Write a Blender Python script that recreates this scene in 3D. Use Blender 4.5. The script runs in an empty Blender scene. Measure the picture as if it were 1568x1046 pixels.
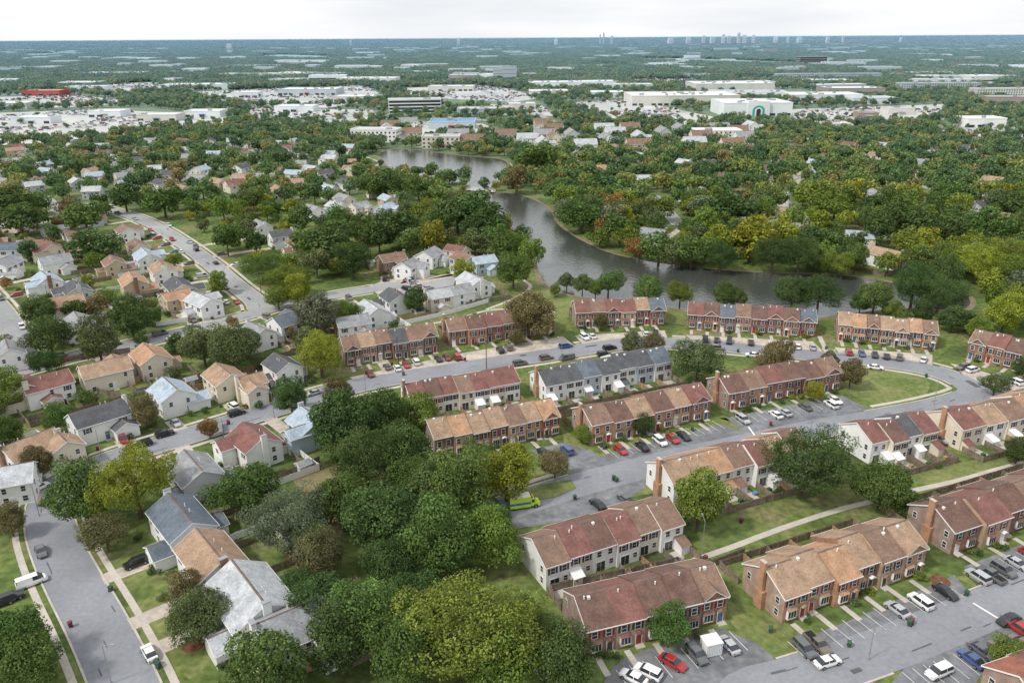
import bpy, math, random
import numpy as np
from mathutils import Vector, Matrix
R=random.Random(7)
C=bpy.context.scene.collection
# ---------------------------------------------------------------- camera (28 mm drone view, 95 m up)
F=1220.0; HC=95.0
PIT=math.atan(467/F); ROL=math.radians(0.35)
fw=Vector((0,math.cos(PIT),-math.sin(PIT))); r0=Vector((1,0,0)); u0=Vector((0,math.sin(PIT),math.cos(PIT)))
rt=r0*math.cos(ROL)-u0*math.sin(ROL); up=u0*math.cos(ROL)+r0*math.sin(ROL)
cd=bpy.data.cameras.new('camera'); cam=bpy.data.objects.new('camera',cd); C.objects.link(cam)
cd.lens=28.0; cd.sensor_width=36.0; cd.clip_start=1; cd.clip_end=90000
M=Matrix.Identity(4)
for i in range(3):
    M[i][0]=rt[i]; M[i][1]=up[i]; M[i][2]=-fw[i]
M[2][3]=HC
cam.matrix_world=M
bpy.context.scene.camera=cam
def T(u,v,z=0):
    d=fw+rt*((u-784)/F)+up*((523-v)/F)
    return d,(HC-z)/(-d.z)
def G(u,v,z=0):       # image pixel coordinate, cast through the camera -> metres on the ground plan
    d,t=T(u,v,z); return (d.x*t,d.y*t)
# ---------------------------------------------------------------- materials
MATS={}
def nodes(name):
    m=bpy.data.materials.new(name); m.use_nodes=True
    nt=m.node_tree; b=nt.nodes['Principled BSDF']; return m,nt,b
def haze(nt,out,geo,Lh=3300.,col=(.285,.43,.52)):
    """aerial haze painted into the base colour, paler and bluer with distance (fixed to the land, not to the viewer)"""
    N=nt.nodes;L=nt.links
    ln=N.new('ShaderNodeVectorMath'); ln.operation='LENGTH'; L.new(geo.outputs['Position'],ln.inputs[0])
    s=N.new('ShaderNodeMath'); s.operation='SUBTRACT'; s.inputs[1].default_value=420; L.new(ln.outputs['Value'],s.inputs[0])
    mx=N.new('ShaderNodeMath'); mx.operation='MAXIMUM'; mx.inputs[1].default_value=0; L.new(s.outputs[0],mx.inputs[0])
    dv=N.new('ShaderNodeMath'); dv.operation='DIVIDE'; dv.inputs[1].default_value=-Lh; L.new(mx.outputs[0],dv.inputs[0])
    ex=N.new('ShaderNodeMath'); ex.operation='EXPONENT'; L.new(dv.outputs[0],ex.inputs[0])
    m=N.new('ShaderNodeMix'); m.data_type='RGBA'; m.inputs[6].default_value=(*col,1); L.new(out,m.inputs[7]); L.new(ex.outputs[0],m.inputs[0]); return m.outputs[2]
def mat(name,col,rough=.85,var=.25,sc=.6,fine=0.0,fsc=4.0,metal=0,spec=.3,col2=None,hz=False):
    if name in MATS: return MATS[name]
    m,nt,b=nodes(name); N=nt.nodes; L=nt.links
    b.inputs['Roughness'].default_value=rough; b.inputs['Metallic'].default_value=metal
    b.inputs['Specular IOR Level'].default_value=spec
    geo=N.new('ShaderNodeNewGeometry'); src=geo.outputs['Position']
    n1=N.new('ShaderNodeTexNoise'); n1.inputs['Scale'].default_value=sc; n1.inputs['Detail'].default_value=4; n1.inputs['Roughness'].default_value=.6
    L.new(src,n1.inputs['Vector'])
    mr=N.new('ShaderNodeMapRange'); mr.inputs[1].default_value=.3; mr.inputs[2].default_value=.7
    L.new(n1.outputs[0],mr.inputs[0])
    mx=N.new('ShaderNodeMix'); mx.data_type='RGBA'
    c=Vector(col)
    a=c*(1-var); bb=Vector(col2) if col2 else c*(1+var)
    mx.inputs[6].default_value=(*a,1); mx.inputs[7].default_value=(*bb,1)
    L.new(mr.outputs[0],mx.inputs[0]); out=mx.outputs[2]
    if fine>0:
        n2=N.new('ShaderNodeTexNoise'); n2.inputs['Scale'].default_value=fsc; n2.inputs['Detail'].default_value=3
        L.new(geo.outputs['Position'],n2.inputs['Vector'])
        m2=N.new('ShaderNodeMapRange'); m2.inputs[1].default_value=.3; m2.inputs[2].default_value=.7
        m2.inputs[3].default_value=1-fine; m2.inputs[4].default_value=1+fine
        L.new(n2.outputs[0],m2.inputs[0])
        vm=N.new('ShaderNodeVectorMath'); vm.operation='SCALE'
        L.new(out,vm.inputs[0]); L.new(m2.outputs[0],vm.inputs['Scale']); out=vm.outputs[0]
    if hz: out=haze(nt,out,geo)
    L.new(out,b.inputs['Base Color'])
    MATS[name]=m; return m
def brick(name,c1,c2):
    m,nt,b=nodes(name); N=nt.nodes; L=nt.links
    tc=N.new('ShaderNodeTexCoord'); mp=N.new('ShaderNodeMapping'); mp.inputs['Rotation'].default_value=(math.radians(90),0,0)
    L.new(tc.outputs['Object'],mp.inputs[0])
    bt=N.new('ShaderNodeTexBrick'); bt.inputs['Scale'].default_value=2.2
    bt.inputs['Color1'].default_value=(*c1,1); bt.inputs['Color2'].default_value=(*c2,1); bt.inputs['Mortar'].default_value=(.34,.30,.27,1)
    bt.inputs['Mortar Size'].default_value=.012
    L.new(mp.outputs[0],bt.inputs['Vector'])
    n=N.new('ShaderNodeTexNoise'); n.inputs['Scale'].default_value=.7; n.inputs['Detail'].default_value=5; L.new(tc.outputs['Object'],n.inputs['Vector'])
    mr=N.new('ShaderNodeMapRange'); mr.inputs[1].default_value=.3; mr.inputs[2].default_value=.7; mr.inputs[3].default_value=.75; mr.inputs[4].default_value=1.25
    L.new(n.outputs[0],mr.inputs[0]); vm=N.new('ShaderNodeVectorMath'); vm.operation='SCALE'
    L.new(bt.outputs[0],vm.inputs[0]); L.new(mr.outputs[0],vm.inputs['Scale']); L.new(vm.outputs[0],b.inputs['Base Color'])
    b.inputs['Roughness'].default_value=.9; MATS[name]=m
brick('brick_red',(.27,.135,.09),(.21,.10,.07)); brick('brick_orange',(.42,.23,.13),(.35,.18,.10))
brick('brick_tan',(.42,.30,.20),(.36,.25,.165)); brick('brick_dark',(.19,.105,.08),(.15,.08,.065))
WALLS={'white':(.78,.78,.77),'cream':(.69,.63,.52),'grey':(.50,.52,.53),'tan':(.52,.42,.30),'blue':(.46,.53,.60),'yellow':(.62,.55,.33),'brown':(.28,.20,.14)}
for k,c in WALLS.items(): mat('siding_'+k,c,.6,.07,.4,.04,3)
ROOFS={'tan':(.325,.225,.155),'brown':(.215,.14,.105),'maroon':(.195,.095,.08),'dark':(.09,.095,.105),'grey':(.26,.27,.285),'lgrey':(.41,.43,.45),
 'blue':(.34,.41,.48),'orange':(.385,.235,.145),'slate':(.12,.145,.175),'red':(.30,.12,.085),'choc':(.15,.09,.072)}
for k,c in ROOFS.items(): mat('shingles_'+k,c,.9,.24,.45,.20,2.6)
mat('ridge_cap',(.16,.12,.10),.9,.3,1)
mat('trim_white',(.78,.78,.77),.5,.04); mat('window_glass',(.03,.035,.045),.08,.3,.5,spec=.8)
mat('shutter_dark',(.04,.04,.05),.6); mat('shutter_red',(.20,.03,.03),.6)
mat('door_red',(.28,.04,.03),.5); mat('door_dark',(.05,.06,.06),.5); mat('door_blue',(.08,.14,.24),.5); mat('door_white',(.7,.7,.7),.5)
mat('metal_grey',(.35,.36,.37),.4,.1,metal=.4); mat('wood_fence',(.22,.175,.135),.9,.35,.5,.25,2.5); mat('wood_fence_new',(.36,.23,.14),.9,.25,.5,.2,2.5)
mat('concrete',(.47,.43,.38),.9,.14,.25,.07,2); mat('concrete_drive',(.45,.40,.34),.9,.26,.22,.16,.9)
mat('asphalt_road',(.235,.245,.268),.9,.14,.08,.09,1.2); mat('asphalt_lot',(.175,.18,.192),.9,.34,.16,.20,.8)
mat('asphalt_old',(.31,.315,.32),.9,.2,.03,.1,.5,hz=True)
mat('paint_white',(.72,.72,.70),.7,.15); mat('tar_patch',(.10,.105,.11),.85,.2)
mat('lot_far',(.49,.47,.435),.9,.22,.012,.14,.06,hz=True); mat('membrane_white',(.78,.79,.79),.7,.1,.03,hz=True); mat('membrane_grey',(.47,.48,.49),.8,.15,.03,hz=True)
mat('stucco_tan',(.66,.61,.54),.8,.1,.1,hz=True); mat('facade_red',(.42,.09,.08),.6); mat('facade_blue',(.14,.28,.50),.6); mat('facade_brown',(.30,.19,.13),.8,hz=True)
mat('facade_grey',(.48,.50,.52),.7,.08,.05,hz=True); mat('facade_teal',(.05,.35,.32),.6); mat('skyline_concrete',(.44,.54,.62),.8,.10,.002); mat('skyline_glass',(.38,.48,.56),.6,.1,.002)  # skyline colours have distance haze painted in, pale and bluish
mat('bark',(.11,.085,.065),.95,.3,2); mat('mulch',(.16,.07,.04),.95,.3,1); mat('tyre',(.02,.02,.02),.8); mat('hub',(.4,.4,.42),.35,.1,metal=.8)
mat('lamp_lens_red',(.4,.02,.02),.3); mat('bin_green',(.04,.09,.06),.6); mat('bin_maroon',(.16,.035,.05),.6)
mat('lime_paint',(.50,.68,.05),.35,.03); mat('blue_paint',(.04,.16,.45),.35,.03); mat('dry_grass',(.22,.185,.09),.95,.35,.1,.2,1.0)
mat('bank_soil',(.20,.16,.10),.95,.3,.3,.2,2); mat('lawn_bright',(.140,.195,.05),.95,.25,.11,.28,.8,col2=(.215,.225,.085))
def ground_mat():
    m,nt,b=nodes('grass_ground'); N=nt.nodes; L=nt.links; b.inputs['Roughness'].default_value=.95; b.inputs['Specular IOR Level'].default_value=.1
    g=N.new('ShaderNodeNewGeometry')
    def noise(s,d=4):
        n=N.new('ShaderNodeTexNoise'); n.inputs['Scale'].default_value=s; n.inputs['Detail'].default_value=d; L.new(g.outputs['Position'],n.inputs['Vector']); return n.outputs[0]
    def ramp(src,st):
        r=N.new('ShaderNodeValToRGB'); e=r.color_ramp.elements
        while len(e)<len(st): e.new(.5)
        for i,(p,c) in enumerate(st): e[i].position=p; e[i].color=(*c,1)
        L.new(src,r.inputs[0]); return r.outputs[0]
    a=ramp(noise(.05,8),[(.30,(.068,.09,.034)),(.43,(.098,.14,.042)),(.54,(.14,.185,.055)),(.64,(.19,.185,.085)),(.78,(.22,.18,.11))])
    f=ramp(noise(.6,6),[(.3,(.58,.58,.58)),(.7,(1.3,1.3,1.3))])
    mx=N.new('ShaderNodeMix'); mx.data_type='RGBA'; mx.blend_type='MULTIPLY'; mx.inputs[0].default_value=1
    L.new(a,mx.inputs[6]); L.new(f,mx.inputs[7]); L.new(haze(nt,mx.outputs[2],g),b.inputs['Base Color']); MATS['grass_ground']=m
ground_mat()
def water_mat():
    m,nt,b=nodes('lake_water'); N=nt.nodes; L=nt.links
    b.inputs['Base Color'].default_value=(.055,.062,.055,1); b.inputs['Roughness'].default_value=.12; b.inputs['Specular IOR Level'].default_value=1.0; b.inputs['IOR'].default_value=1.6
    g=N.new('ShaderNodeNewGeometry'); n=N.new('ShaderNodeTexNoise'); n.inputs['Scale'].default_value=.5; n.inputs['Detail'].default_value=5
    L.new(g.outputs['Position'],n.inputs['Vector']); bp=N.new('ShaderNodeBump'); bp.inputs['Strength'].default_value=.5; bp.inputs['Distance'].default_value=.35
    L.new(n.outputs[0],bp.inputs['Height']); L.new(bp.outputs[0],b.inputs['Normal']); MATS['lake_water']=m
water_mat()
def leaf_mat(name,mode):
    m=bpy.data.materials.new(name); m.use_nodes=True; nt=m.node_tree; N=nt.nodes; L=nt.links; N.clear()
    out=N.new('ShaderNodeOutputMaterial'); oi=N.new('ShaderNodeObjectInfo'); g=N.new('ShaderNodeNewGeometry')
    if mode=='obj': base=oi.outputs['Color']
    else:
        r=N.new('ShaderNodeValToRGB'); e=r.color_ramp.elements
        st=[(0,(.076,.130,.046)),(.28,(.098,.162,.052)),(.5,(.122,.195,.058)),(.7,(.17,.235,.062)),(.86,(.27,.29,.07)),(1,(.26,.21,.085))]
        while len(e)<len(st): e.new(.5)
        for i,(p,c) in enumerate(st): e[i].position=p; e[i].color=(*c,1)
        L.new(oi.outputs['Random'],r.inputs[0]); base=r.outputs[0]
    n=N.new('ShaderNodeTexNoise'); n.inputs['Scale'].default_value=.3; n.inputs['Detail'].default_value=3; L.new(g.outputs['Position'],n.inputs['Vector'])
    m1=N.new('ShaderNodeMapRange'); m1.inputs[1].default_value=.3; m1.inputs[2].default_value=.7; m1.inputs[3].default_value=.7; m1.inputs[4].default_value=1.32; L.new(n.outputs[0],m1.inputs[0])
    m2=N.new('ShaderNodeMapRange'); m2.inputs[3].default_value=.6; m2.inputs[4].default_value=1.45; L.new(g.outputs['Random Per Island'],m2.inputs[0])
    mu=N.new('ShaderNodeMath'); mu.operation='MULTIPLY'; L.new(m1.outputs[0],mu.inputs[0]); L.new(m2.outputs[0],mu.inputs[1])
    vm=N.new('ShaderNodeVectorMath'); vm.operation='SCALE'; L.new(base,vm.inputs[0]); L.new(mu.outputs[0],vm.inputs['Scale'])
    col=vm.outputs[0]
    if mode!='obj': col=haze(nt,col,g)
    d=N.new('ShaderNodeBsdfDiffuse'); t=N.new('ShaderNodeBsdfTranslucent'); mx=N.new('ShaderNodeMixShader'); mx.inputs[0].default_value=.27
    L.new(col,d.inputs[0]); L.new(col,t.inputs[0]); L.new(d.outputs[0],mx.inputs[1]); L.new(t.outputs[0],mx.inputs[2]); L.new(mx.outputs[0],out.inputs[0])
    MATS[name]=m
leaf_mat('foliage','obj'); leaf_mat('foliage_mass','rnd')
def paint_mat(name,mode):
    m,nt,b=nodes(name); N=nt.nodes; L=nt.links; oi=N.new('ShaderNodeObjectInfo')
    if mode=='obj': L.new(oi.outputs['Color'],b.inputs['Base Color'])
    else:
        r=N.new('ShaderNodeValToRGB'); r.color_ramp.interpolation='CONSTANT'; e=r.color_ramp.elements
        st=[(0,(.7,.7,.7)),(.3,(.3,.31,.33)),(.5,(.04,.04,.05)),(.72,(.5,.5,.5)),(.85,(.3,.04,.03)),(.93,(.05,.1,.25))]
        while len(e)<len(st): e.new(.5)
        for i,(p,c) in enumerate(st): e[i].position=p; e[i].color=(*c,1)
        L.new(oi.outputs['Random'],r.inputs[0]); L.new(r.outputs[0],b.inputs['Base Color'])
    b.inputs['Roughness'].default_value=.25; b.inputs['Coat Weight'].default_value=.4; MATS[name]=m
paint_mat('car_paint','obj'); paint_mat('car_paint_mixed','rnd')
# ---------------------------------------------------------------- mesh builder
class MB:
    def __init__(s): s.v=[];s.f=[];s.m=[];s.mats=[]
    def mi(s,k):
        if k not in s.mats: s.mats.append(k)
        return s.mats.index(k)
    def add(s,vs,fs,k):
        o=len(s.v); s.v+= [tuple(x) for x in vs]; i=s.mi(k)
        for f in fs: s.f.append(tuple(o+j for j in f)); s.m.append(i)
    def box(s,x0,y0,z0,x1,y1,z1,k):
        s.add([(x0,y0,z0),(x1,y0,z0),(x1,y1,z0),(x0,y1,z0),(x0,y0,z1),(x1,y0,z1),(x1,y1,z1),(x0,y1,z1)],
              [(0,3,2,1),(4,5,6,7),(0,1,5,4),(1,2,6,5),(2,3,7,6),(3,0,4,7)],k)
    def ob(s,o,t,n,a0,a1,z0,z1,d0,d1,k):
        P=[]
        for z in (z0,z1):
            for a,d in ((a0,d0),(a1,d0),(a1,d1),(a0,d1)):
                P.append((o[0]+t[0]*a+n[0]*d,o[1]+t[1]*a+n[1]*d,z))
        s.add(P,[(0,3,2,1),(4,5,6,7),(0,1,5,4),(1,2,6,5),(2,3,7,6),(3,0,4,7)],k)
    def cyl(s,a,b,ra,rb,k,n=8):
        a=Vector(a);b=Vector(b);d=(b-a).normalized(); x=d.orthogonal().normalized(); y=d.cross(x)
        P=[];
        for c,r in ((a,ra),(b,rb)):
            for i in range(n):
                t=2*math.pi*i/n; P.append(c+x*(r*math.cos(t))+y*(r*math.sin(t)))
        s.add(P,[(i,(i+1)%n,n+(i+1)%n,n+i) for i in range(n)]+[tuple(range(n-1,-1,-1)),tuple(range(n,2*n))],k)
    def mesh(s,name):
        me=bpy.data.meshes.new(name); me.from_pydata(s.v,[],s.f)
        for k in s.mats: me.materials.append(MATS[k])
        me.polygons.foreach_set('material_index',s.m); me.update(); return me
    def obj(s,name,parent=None,loc=None,rz=0):
        o=bpy.data.objects.new(name,s.mesh(name)); C.objects.link(o)
        if parent: o.parent=parent
        if loc: o.location=loc
        o.rotation_euler[2]=rz; return o
def link(name,me,loc,rz=0,sc=(1,1,1),col=None,parent=None):
    o=bpy.data.objects.new(name,me); C.objects.link(o); o.location=loc; o.rotation_euler[2]=rz; o.scale=sc
    if col: o.color=(*col,1)
    if parent: o.parent=parent
    return o
def empty(name,loc,rz=0):
    e=bpy.data.objects.new(name,None); C.objects.link(e); e.location=loc; e.rotation_euler[2]=rz; e.empty_display_size=1; return e
def building(name,loc,rz,parts):
    e=empty(name,loc,rz)
    for k,mb in parts.items():
        if mb.v: mb.obj(k,e)
    return e
# ---------------------------------------------------------------- occupancy map
GX0,GX1,GY0,GY1=-1250,1350,60,1950
OCC=np.zeros((GY1-GY0,GX1-GX0),bool)
def pip(P,x,y):
    P=np.array(P); ins=np.zeros(np.shape(x),bool); n=len(P); j=n-1
    for i in range(n):
        xi,yi=P[i];xj,yj=P[j]
        if yi!=yj:
            ins^=((yi>y)!=(yj>y))&(x<(xj-xi)*(y-yi)/(yj-yi)+xi)
        j=i
    return ins
def mark_poly(P):
    P=np.array(P); x0=int(max(GX0,P[:,0].min()-1));x1=int(min(GX1,P[:,0].max()+2));y0=int(max(GY0,P[:,1].min()-1));y1=int(min(GY1,P[:,1].max()+2))
    if x1<=x0 or y1<=y0:return
    X,Y=np.meshgrid(np.arange(x0,x1)+.5,np.arange(y0,y1)+.5); OCC[y0-GY0:y1-GY0,x0-GX0:x1-GX0]|=pip(P,X,Y)
def mark_disc(x,y,r):
    x0=int(max(GX0,x-r));x1=int(min(GX1,x+r+1));y0=int(max(GY0,y-r));y1=int(min(GY1,y+r+1))
    if x1<=x0 or y1<=y0:return
    X,Y=np.meshgrid(np.arange(x0,x1)+.5,np.arange(y0,y1)+.5); OCC[y0-GY0:y1-GY0,x0-GX0:x1-GX0]|=(X-x)**2+(Y-y)**2<r*r
def occ(x,y):
    i=int(y)-GY0;j=int(math.floor(x))-GX0
    return 0<=i<OCC.shape[0] and 0<=j<OCC.shape[1] and OCC[i,j]
# ---------------------------------------------------------------- ground
mb=MB(); mb.add([(-45000,-300,0),(45000,-300,0),(45000,70000,0),(-45000,70000,0)],[(0,1,2,3)],'grass_ground'); mb.obj('ground')
def sheet(name,px,k,z,mark=True,world=False):
    P=px if world else [G(*p) for p in px]
    mb=MB(); 
    a=sum(P[i][0]*P[(i+1)%len(P)][1]-P[(i+1)%len(P)][0]*P[i][1] for i in range(len(P)))
    if a<0: P=P[::-1]
    mb.add([(x,y,z) for x,y in P],[tuple(range(len(P)))],k); mb.obj(name)
    if mark: mark_poly(P)
    return P
def smooth(P,step=2.0):
    P=[np.array(p,float) for p in P]; P=[2*P[0]-P[1]]+P+[2*P[-1]-P[-2]]; out=[]
    for i in range(1,len(P)-2):
        n=max(2,int(np.linalg.norm(P[i+1]-P[i])/step))
        for j in range(n):
            t=j/n; a,b,c,d=P[i-1:i+3]
            out.append(.5*((2*b)+(-a+c)*t+(2*a-5*b+4*c-d)*t*t+(-a+3*b-3*c+d)*t**3))
    out.append(P[-2]); return np.array(out)
def ribbon(mbx,P,o0,o1,z,k,z2=None):
    t=np.gradient(P,axis=0); t/=np.linalg.norm(t,axis=1)[:,None]+1e-9; n=np.stack([-t[:,1],t[:,0]],1)
    A=P+n*o0;B=P+n*o1; m=len(P)
    mbx.add([(x,y,z) for x,y in A]+[(x,y,z) for x,y in B],[(i+1,i,m+i,m+i+1) if o1>o0 else (i,i+1,m+i+1,m+i) for i in range(m-1)],k)
ROADS=[
 ([(85,742),(140,716),(200,694),(290,667),(370,642),(440,621),(500,603),(560,588),(620,577),(690,566),(760,555),(830,545),(900,534),(980,524),(1060,527),(1150,535),(1250,545),(1350,554),(1430,568),(1480,588),(1492,605),(1440,622),(1360,638),(1260,655),(1160,676),(1060,697),(980,717),(900,738),(840,756),(775,778)],9.2,'asphalt_road'),
 ([(1110,1120),(1150,1060),(1215,1040),(1290,1016),(1380,984),(1470,948),(1568,908),(1680,862)],9.0,'asphalt_road'),
 ([(215,1110),(190,1045),(150,960),(112,890),(90,845),(77,805),(76,770),(85,742),(70,722)],9.0,'asphalt_road'),
 ([(130,312),(170,322),(205,332),(245,350),(285,376),(325,406),(362,438),(392,462),(398,478)],8.2,'asphalt_old'),
 ([(-80,595),(40,566),(110,547),(200,528),(290,507),(380,483),(440,466),(520,451),(600,438)],8.0,'asphalt_old'),
 ([(-30,440),(0,475),(25,515),(45,563)],8.0,'asphalt_old'),
 ([(1485,600),(1530,612),(1600,602)],8.5,'asphalt_road'),
 ([(440,318),(500,338),(560,345),(620,330),(690,322)],7.5,'asphalt_old'),
 ([(1000,300),(1020,322),(1040,345)],7,'asphalt_old'),
 ([(1180,290),(1230,335),(1280,356),(1350,362),(1430,378)],7,'asphalt_old'),
 ([(1120,250),(1250,268),(1400,285),(1600,312)],7,'asphalt_old'),
 ([(0,262),(90,255),(180,262),(300,258),(420,262)],8,'asphalt_old'),
 ([(60,300),(110,330),(150,318)],8,'asphalt_old'),
 ([(860,196),(960,200),(1060,198),(1200,212),(1350,214),(1568,222)],11,'asphalt_old'),
 ([(-50,235),(200,215),(420,190),(620,176),(860,196)],12,'asphalt_old'),
 ([(640,226),(760,212),(860,196)],9,'asphalt_old'),
 ([(650,90),(680,110),(720,130),(790,160),(860,196)],14,'asphalt_old'),
 ([(-50,150),(250,128),(600,100),(900,96),(1300,92),(1600,95)],16,'asphalt_old'),
]
RS=[]
for pts,w,k in ROADS: RS.append((smooth([G(*p) for p in pts]),w,k))
LOTS=[
 ('parking_lot',[(905,1110),(930,1030),(960,1005),(1040,978),(1105,962),(1160,985),(1190,1012),(1215,1030),(1250,1110)],'asphalt_lot'),
 ('parking_lot',[(1212,985),(1300,950),(1425,897),(1462,880),(1500,932),(1380,984),(1262,1020)],'asphalt_lot'),
 ('parking_lot',[(1475,868),(1568,832),(1680,800),(1680,860),(1530,915)],'asphalt_lot'),
 ('parking_lot',[(1340,1075),(1400,1005),(1480,972),(1568,938),(1680,915),(1680,975),(1568,1000),(1500,1035),(1480,1075)],'asphalt_lot'),
 ('parking_lot',[(812,690),(860,678),(905,690),(935,712),(905,735),(850,712)],'asphalt_lot'),
 ('parking_lot',[(915,700),(1000,675),(1100,650),(1150,664),(1060,690),(940,722)],'asphalt_lot'),
 ('parking_lot',[(1112,640),(1200,622),(1290,606),(1330,626),(1260,648),(1155,672)],'asphalt_lot'),
 ('parking_lot',[(742,792),(770,765),(880,742),(985,722),(1000,738),(960,765),(900,790),(820,805),(770,812)],'asphalt_lot'),
 ('parking_lot',[(1395,655),(1430,640),(1460,650),(1440,700),(1420,680)],'asphalt_lot'),
 ('driveway',[(535,578),(680,547),(705,556),(560,592)],'concrete_drive'),('driveway',[(695,543),(862,515),(880,530),(720,556)],'concrete_drive'),
 ('driveway',[(880,514),(1018,506),(1022,518),(895,530)],'concrete_drive'),('driveway',[(1050,513),(1245,523),(1262,540),(1062,524)],'concrete_drive'),
 ('driveway',[(1278,532),(1428,543),(1428,562),(1290,547)],'concrete_drive'),('driveway',[(1455,556),(1568,586),(1640,612),(1560,606),(1490,586)],'concrete_drive'),
 ('court',[(560,440),(620,418),(700,425),(690,445),(640,462),(590,455)],'asphalt_old'),
 ('parking_lot',[(0,262),(60,250),(40,240),(0,244)],'asphalt_old'),
]
LP=[]
for i,(n,p,k) in enumerate(LOTS): LP.append(sheet(n,p,k,.012+.003*(i%6)))
mb_k=MB(); mb_w=MB()
def inroad(P,skip,pad=0):
    m=np.zeros(len(P),bool)
    for j,(Q,w,k) in enumerate(RS):
        if j==skip: continue
        if abs(Q[:,0].mean()-P[:,0].mean())>600: continue
        d=np.sqrt(((P[:,None]-Q[None])**2).sum(2)).min(1); m|=d<w/2+pad
    for L in LP: m|=pip(L,P[:,0],P[:,1])
    return m
for i,(P,w,k) in enumerate(RS):
    mb=MB(); ribbon(mb,P,-w/2,w/2,.035+.004*i,k); mb.obj('road')
    for x,y in P[::1]: mark_disc(x,y,w/2+2)
    if i>13: continue
    t=np.gradient(P,axis=0); t/=np.linalg.norm(t,axis=1)[:,None]; n=np.stack([-t[:,1],t[:,0]],1)
    for s in (1,-1):
        def strip(mbx,a,b,z,kk):
            A=P+n*s*a;B=P+n*s*b; bad=inroad((A+B)/2,i,.15)
            for q in range(len(P)-1):
                if bad[q] or bad[q+1]: continue
                p0,p1,p2,p3=A[q],A[q+1],B[q+1],B[q]
                mbx.add([(*p0,0),(*p1,0),(*p2,0),(*p3,0),(*p0,z),(*p1,z),(*p2,z),(*p3,z)],[(4,5,6,7) if s<0 else (7,6,5,4),(0,1,5,4) if s<0 else (4,5,1,0),(2,3,7,6)],kk)
        strip(mb_k,w/2,w/2+.35,.13,'concrete')
        if i in (0,2,3,4,5): strip(mb_w,w/2+1.3,w/2+2.5,.06,'concrete')
mb_k.obj('kerb'); mb_w.obj('pavement')
mb=MB()
for i in (0,1,2,3,4):
    P,w,k=RS[i]
    for q in range(int(len(P)/5)):
        j=R.randrange(1,len(P)-4); o=R.uniform(-w*.4,w*.35); l=R.choice([2,3]); ribbon(mb,P[j:j+l],o,o+R.choice([.12,.15,.2,R.uniform(.8,1.8)]),.112+.0008*(q%9),'tar_patch')
mb.obj('road_patch')
for pts in ([(1062,858),(1120,838),(1200,808),(1280,782),(1335,768)],[(1395,752),(1470,735),(1530,718),(1568,708)],[(745,474),(785,458),(812,440),(800,428)],[(640,500),(700,488),(760,474),(850,478)],
            [(788,975),(810,1005),(835,1040)],[(1255,515),(1262,530),(1268,545)],[(640,232),(700,240),(770,246),(790,262)],[(700,505),(745,498)],[(560,240),(580,250),(560,262)]):
    mb=MB(); P=smooth([G(*p) for p in pts],1.5); ribbon(mb,P,-.75,.75,.028,'concrete'); mb.obj('footpath')
    for x,y in P: mark_disc(x,y,2)
mb=MB()
def bar(a,b,w=.45,z=.125,k='paint_white'):
    A=np.array(G(*a));B=np.array(G(*b)); d=(B-A)/np.linalg.norm(B-A); n=np.array([-d[1],d[0]])*w/2
    mb.add([(*(A-n),z),(*(B-n),z),(*(B+n),z),(*(A+n),z)],[(0,1,2,3)],k)
bar((1490,924),(1536,952)); bar((1146,654),(1162,676)); 
mb.obj('stop_line')
mb=MB(); BAYS=[]
for a,b,n,fl in (((955,1042),(1130,981),9,.35),((1222,997),(1458,903),15,.45),((1492,888),(1600,846),8,.7),((938,694),(1100,651),15,.4),((1128,645),(1285,615),13,.4),((1400,1046),(1568,985),11,.5)):
    A=Vector(G(*a));B=Vector(G(*b)); t=(B-A).normalized(); nn=(-t.y,t.x)
    for i in range(n+1):
        mb.ob(A+(B-A)*(i/n),t,nn,-.05,.05,.118,.122,-2.6,2.4,'paint_white')
        if i<n and R.random()<fl: q=A+(B-A)*((i+.5)/n); BAYS.append((q.x,q.y,math.atan2(t.y,t.x)+math.pi/2))
mb.obj('parking_bay_line')
for px,k in (([(820,425),(870,448),(1050,472),(1052,498),(1022,495),(880,465),(862,500),(840,462),(790,470),(756,492),(740,478),(800,452)],'lawn_bright'),
   ([(1292,562),(1350,562),(1410,575),(1424,592),(1418,606),(1350,622),(1300,604),(1270,585)],'lawn_bright'),
   ([(1112,915),(1200,985),(1235,1022),(1212,1028),(1165,990),(1120,955)],'lawn_bright'),
   ([(192,930),(260,900),(300,960),(340,1000),(290,1040),(240,1000)],'lawn_bright'),
   ([(150,870),(190,850),(250,850),(260,880),(180,905)],'lawn_bright'),
   ([(448,735),(520,700),(535,770),(520,830),(470,770)],'dry_grass'),
   ([(1085,655),(1130,640),(1150,655),(1100,640)],'lawn_bright'),([(1400,720),(1520,700),(1568,692),(1568,706),(1420,745)],'lawn_bright'),
   ([(860,655),(905,688),(930,705),(905,712),(865,685)],'lawn_bright'),([(945,735),(1000,738),(1000,755),(960,762)],'lawn_bright'),
   ([(1060,868),(1150,840),(1120,862),(1100,890)],'dry_grass'),([(240,490),(340,462),(395,470),(380,482),(270,512)],'lawn_bright')):
    sheet('lawn',px,k,.008,mark=False)
sheet('traffic_island',[(800,752),(830,742),(875,735),(882,748),(850,762),(810,768)],'lawn_bright',.14,mark=False)
for px in ([(1425,895),(1462,885),(1500,900),(1478,880)],):
    sheet('lawn',px,'lawn_bright',.03,mark=False)
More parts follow.
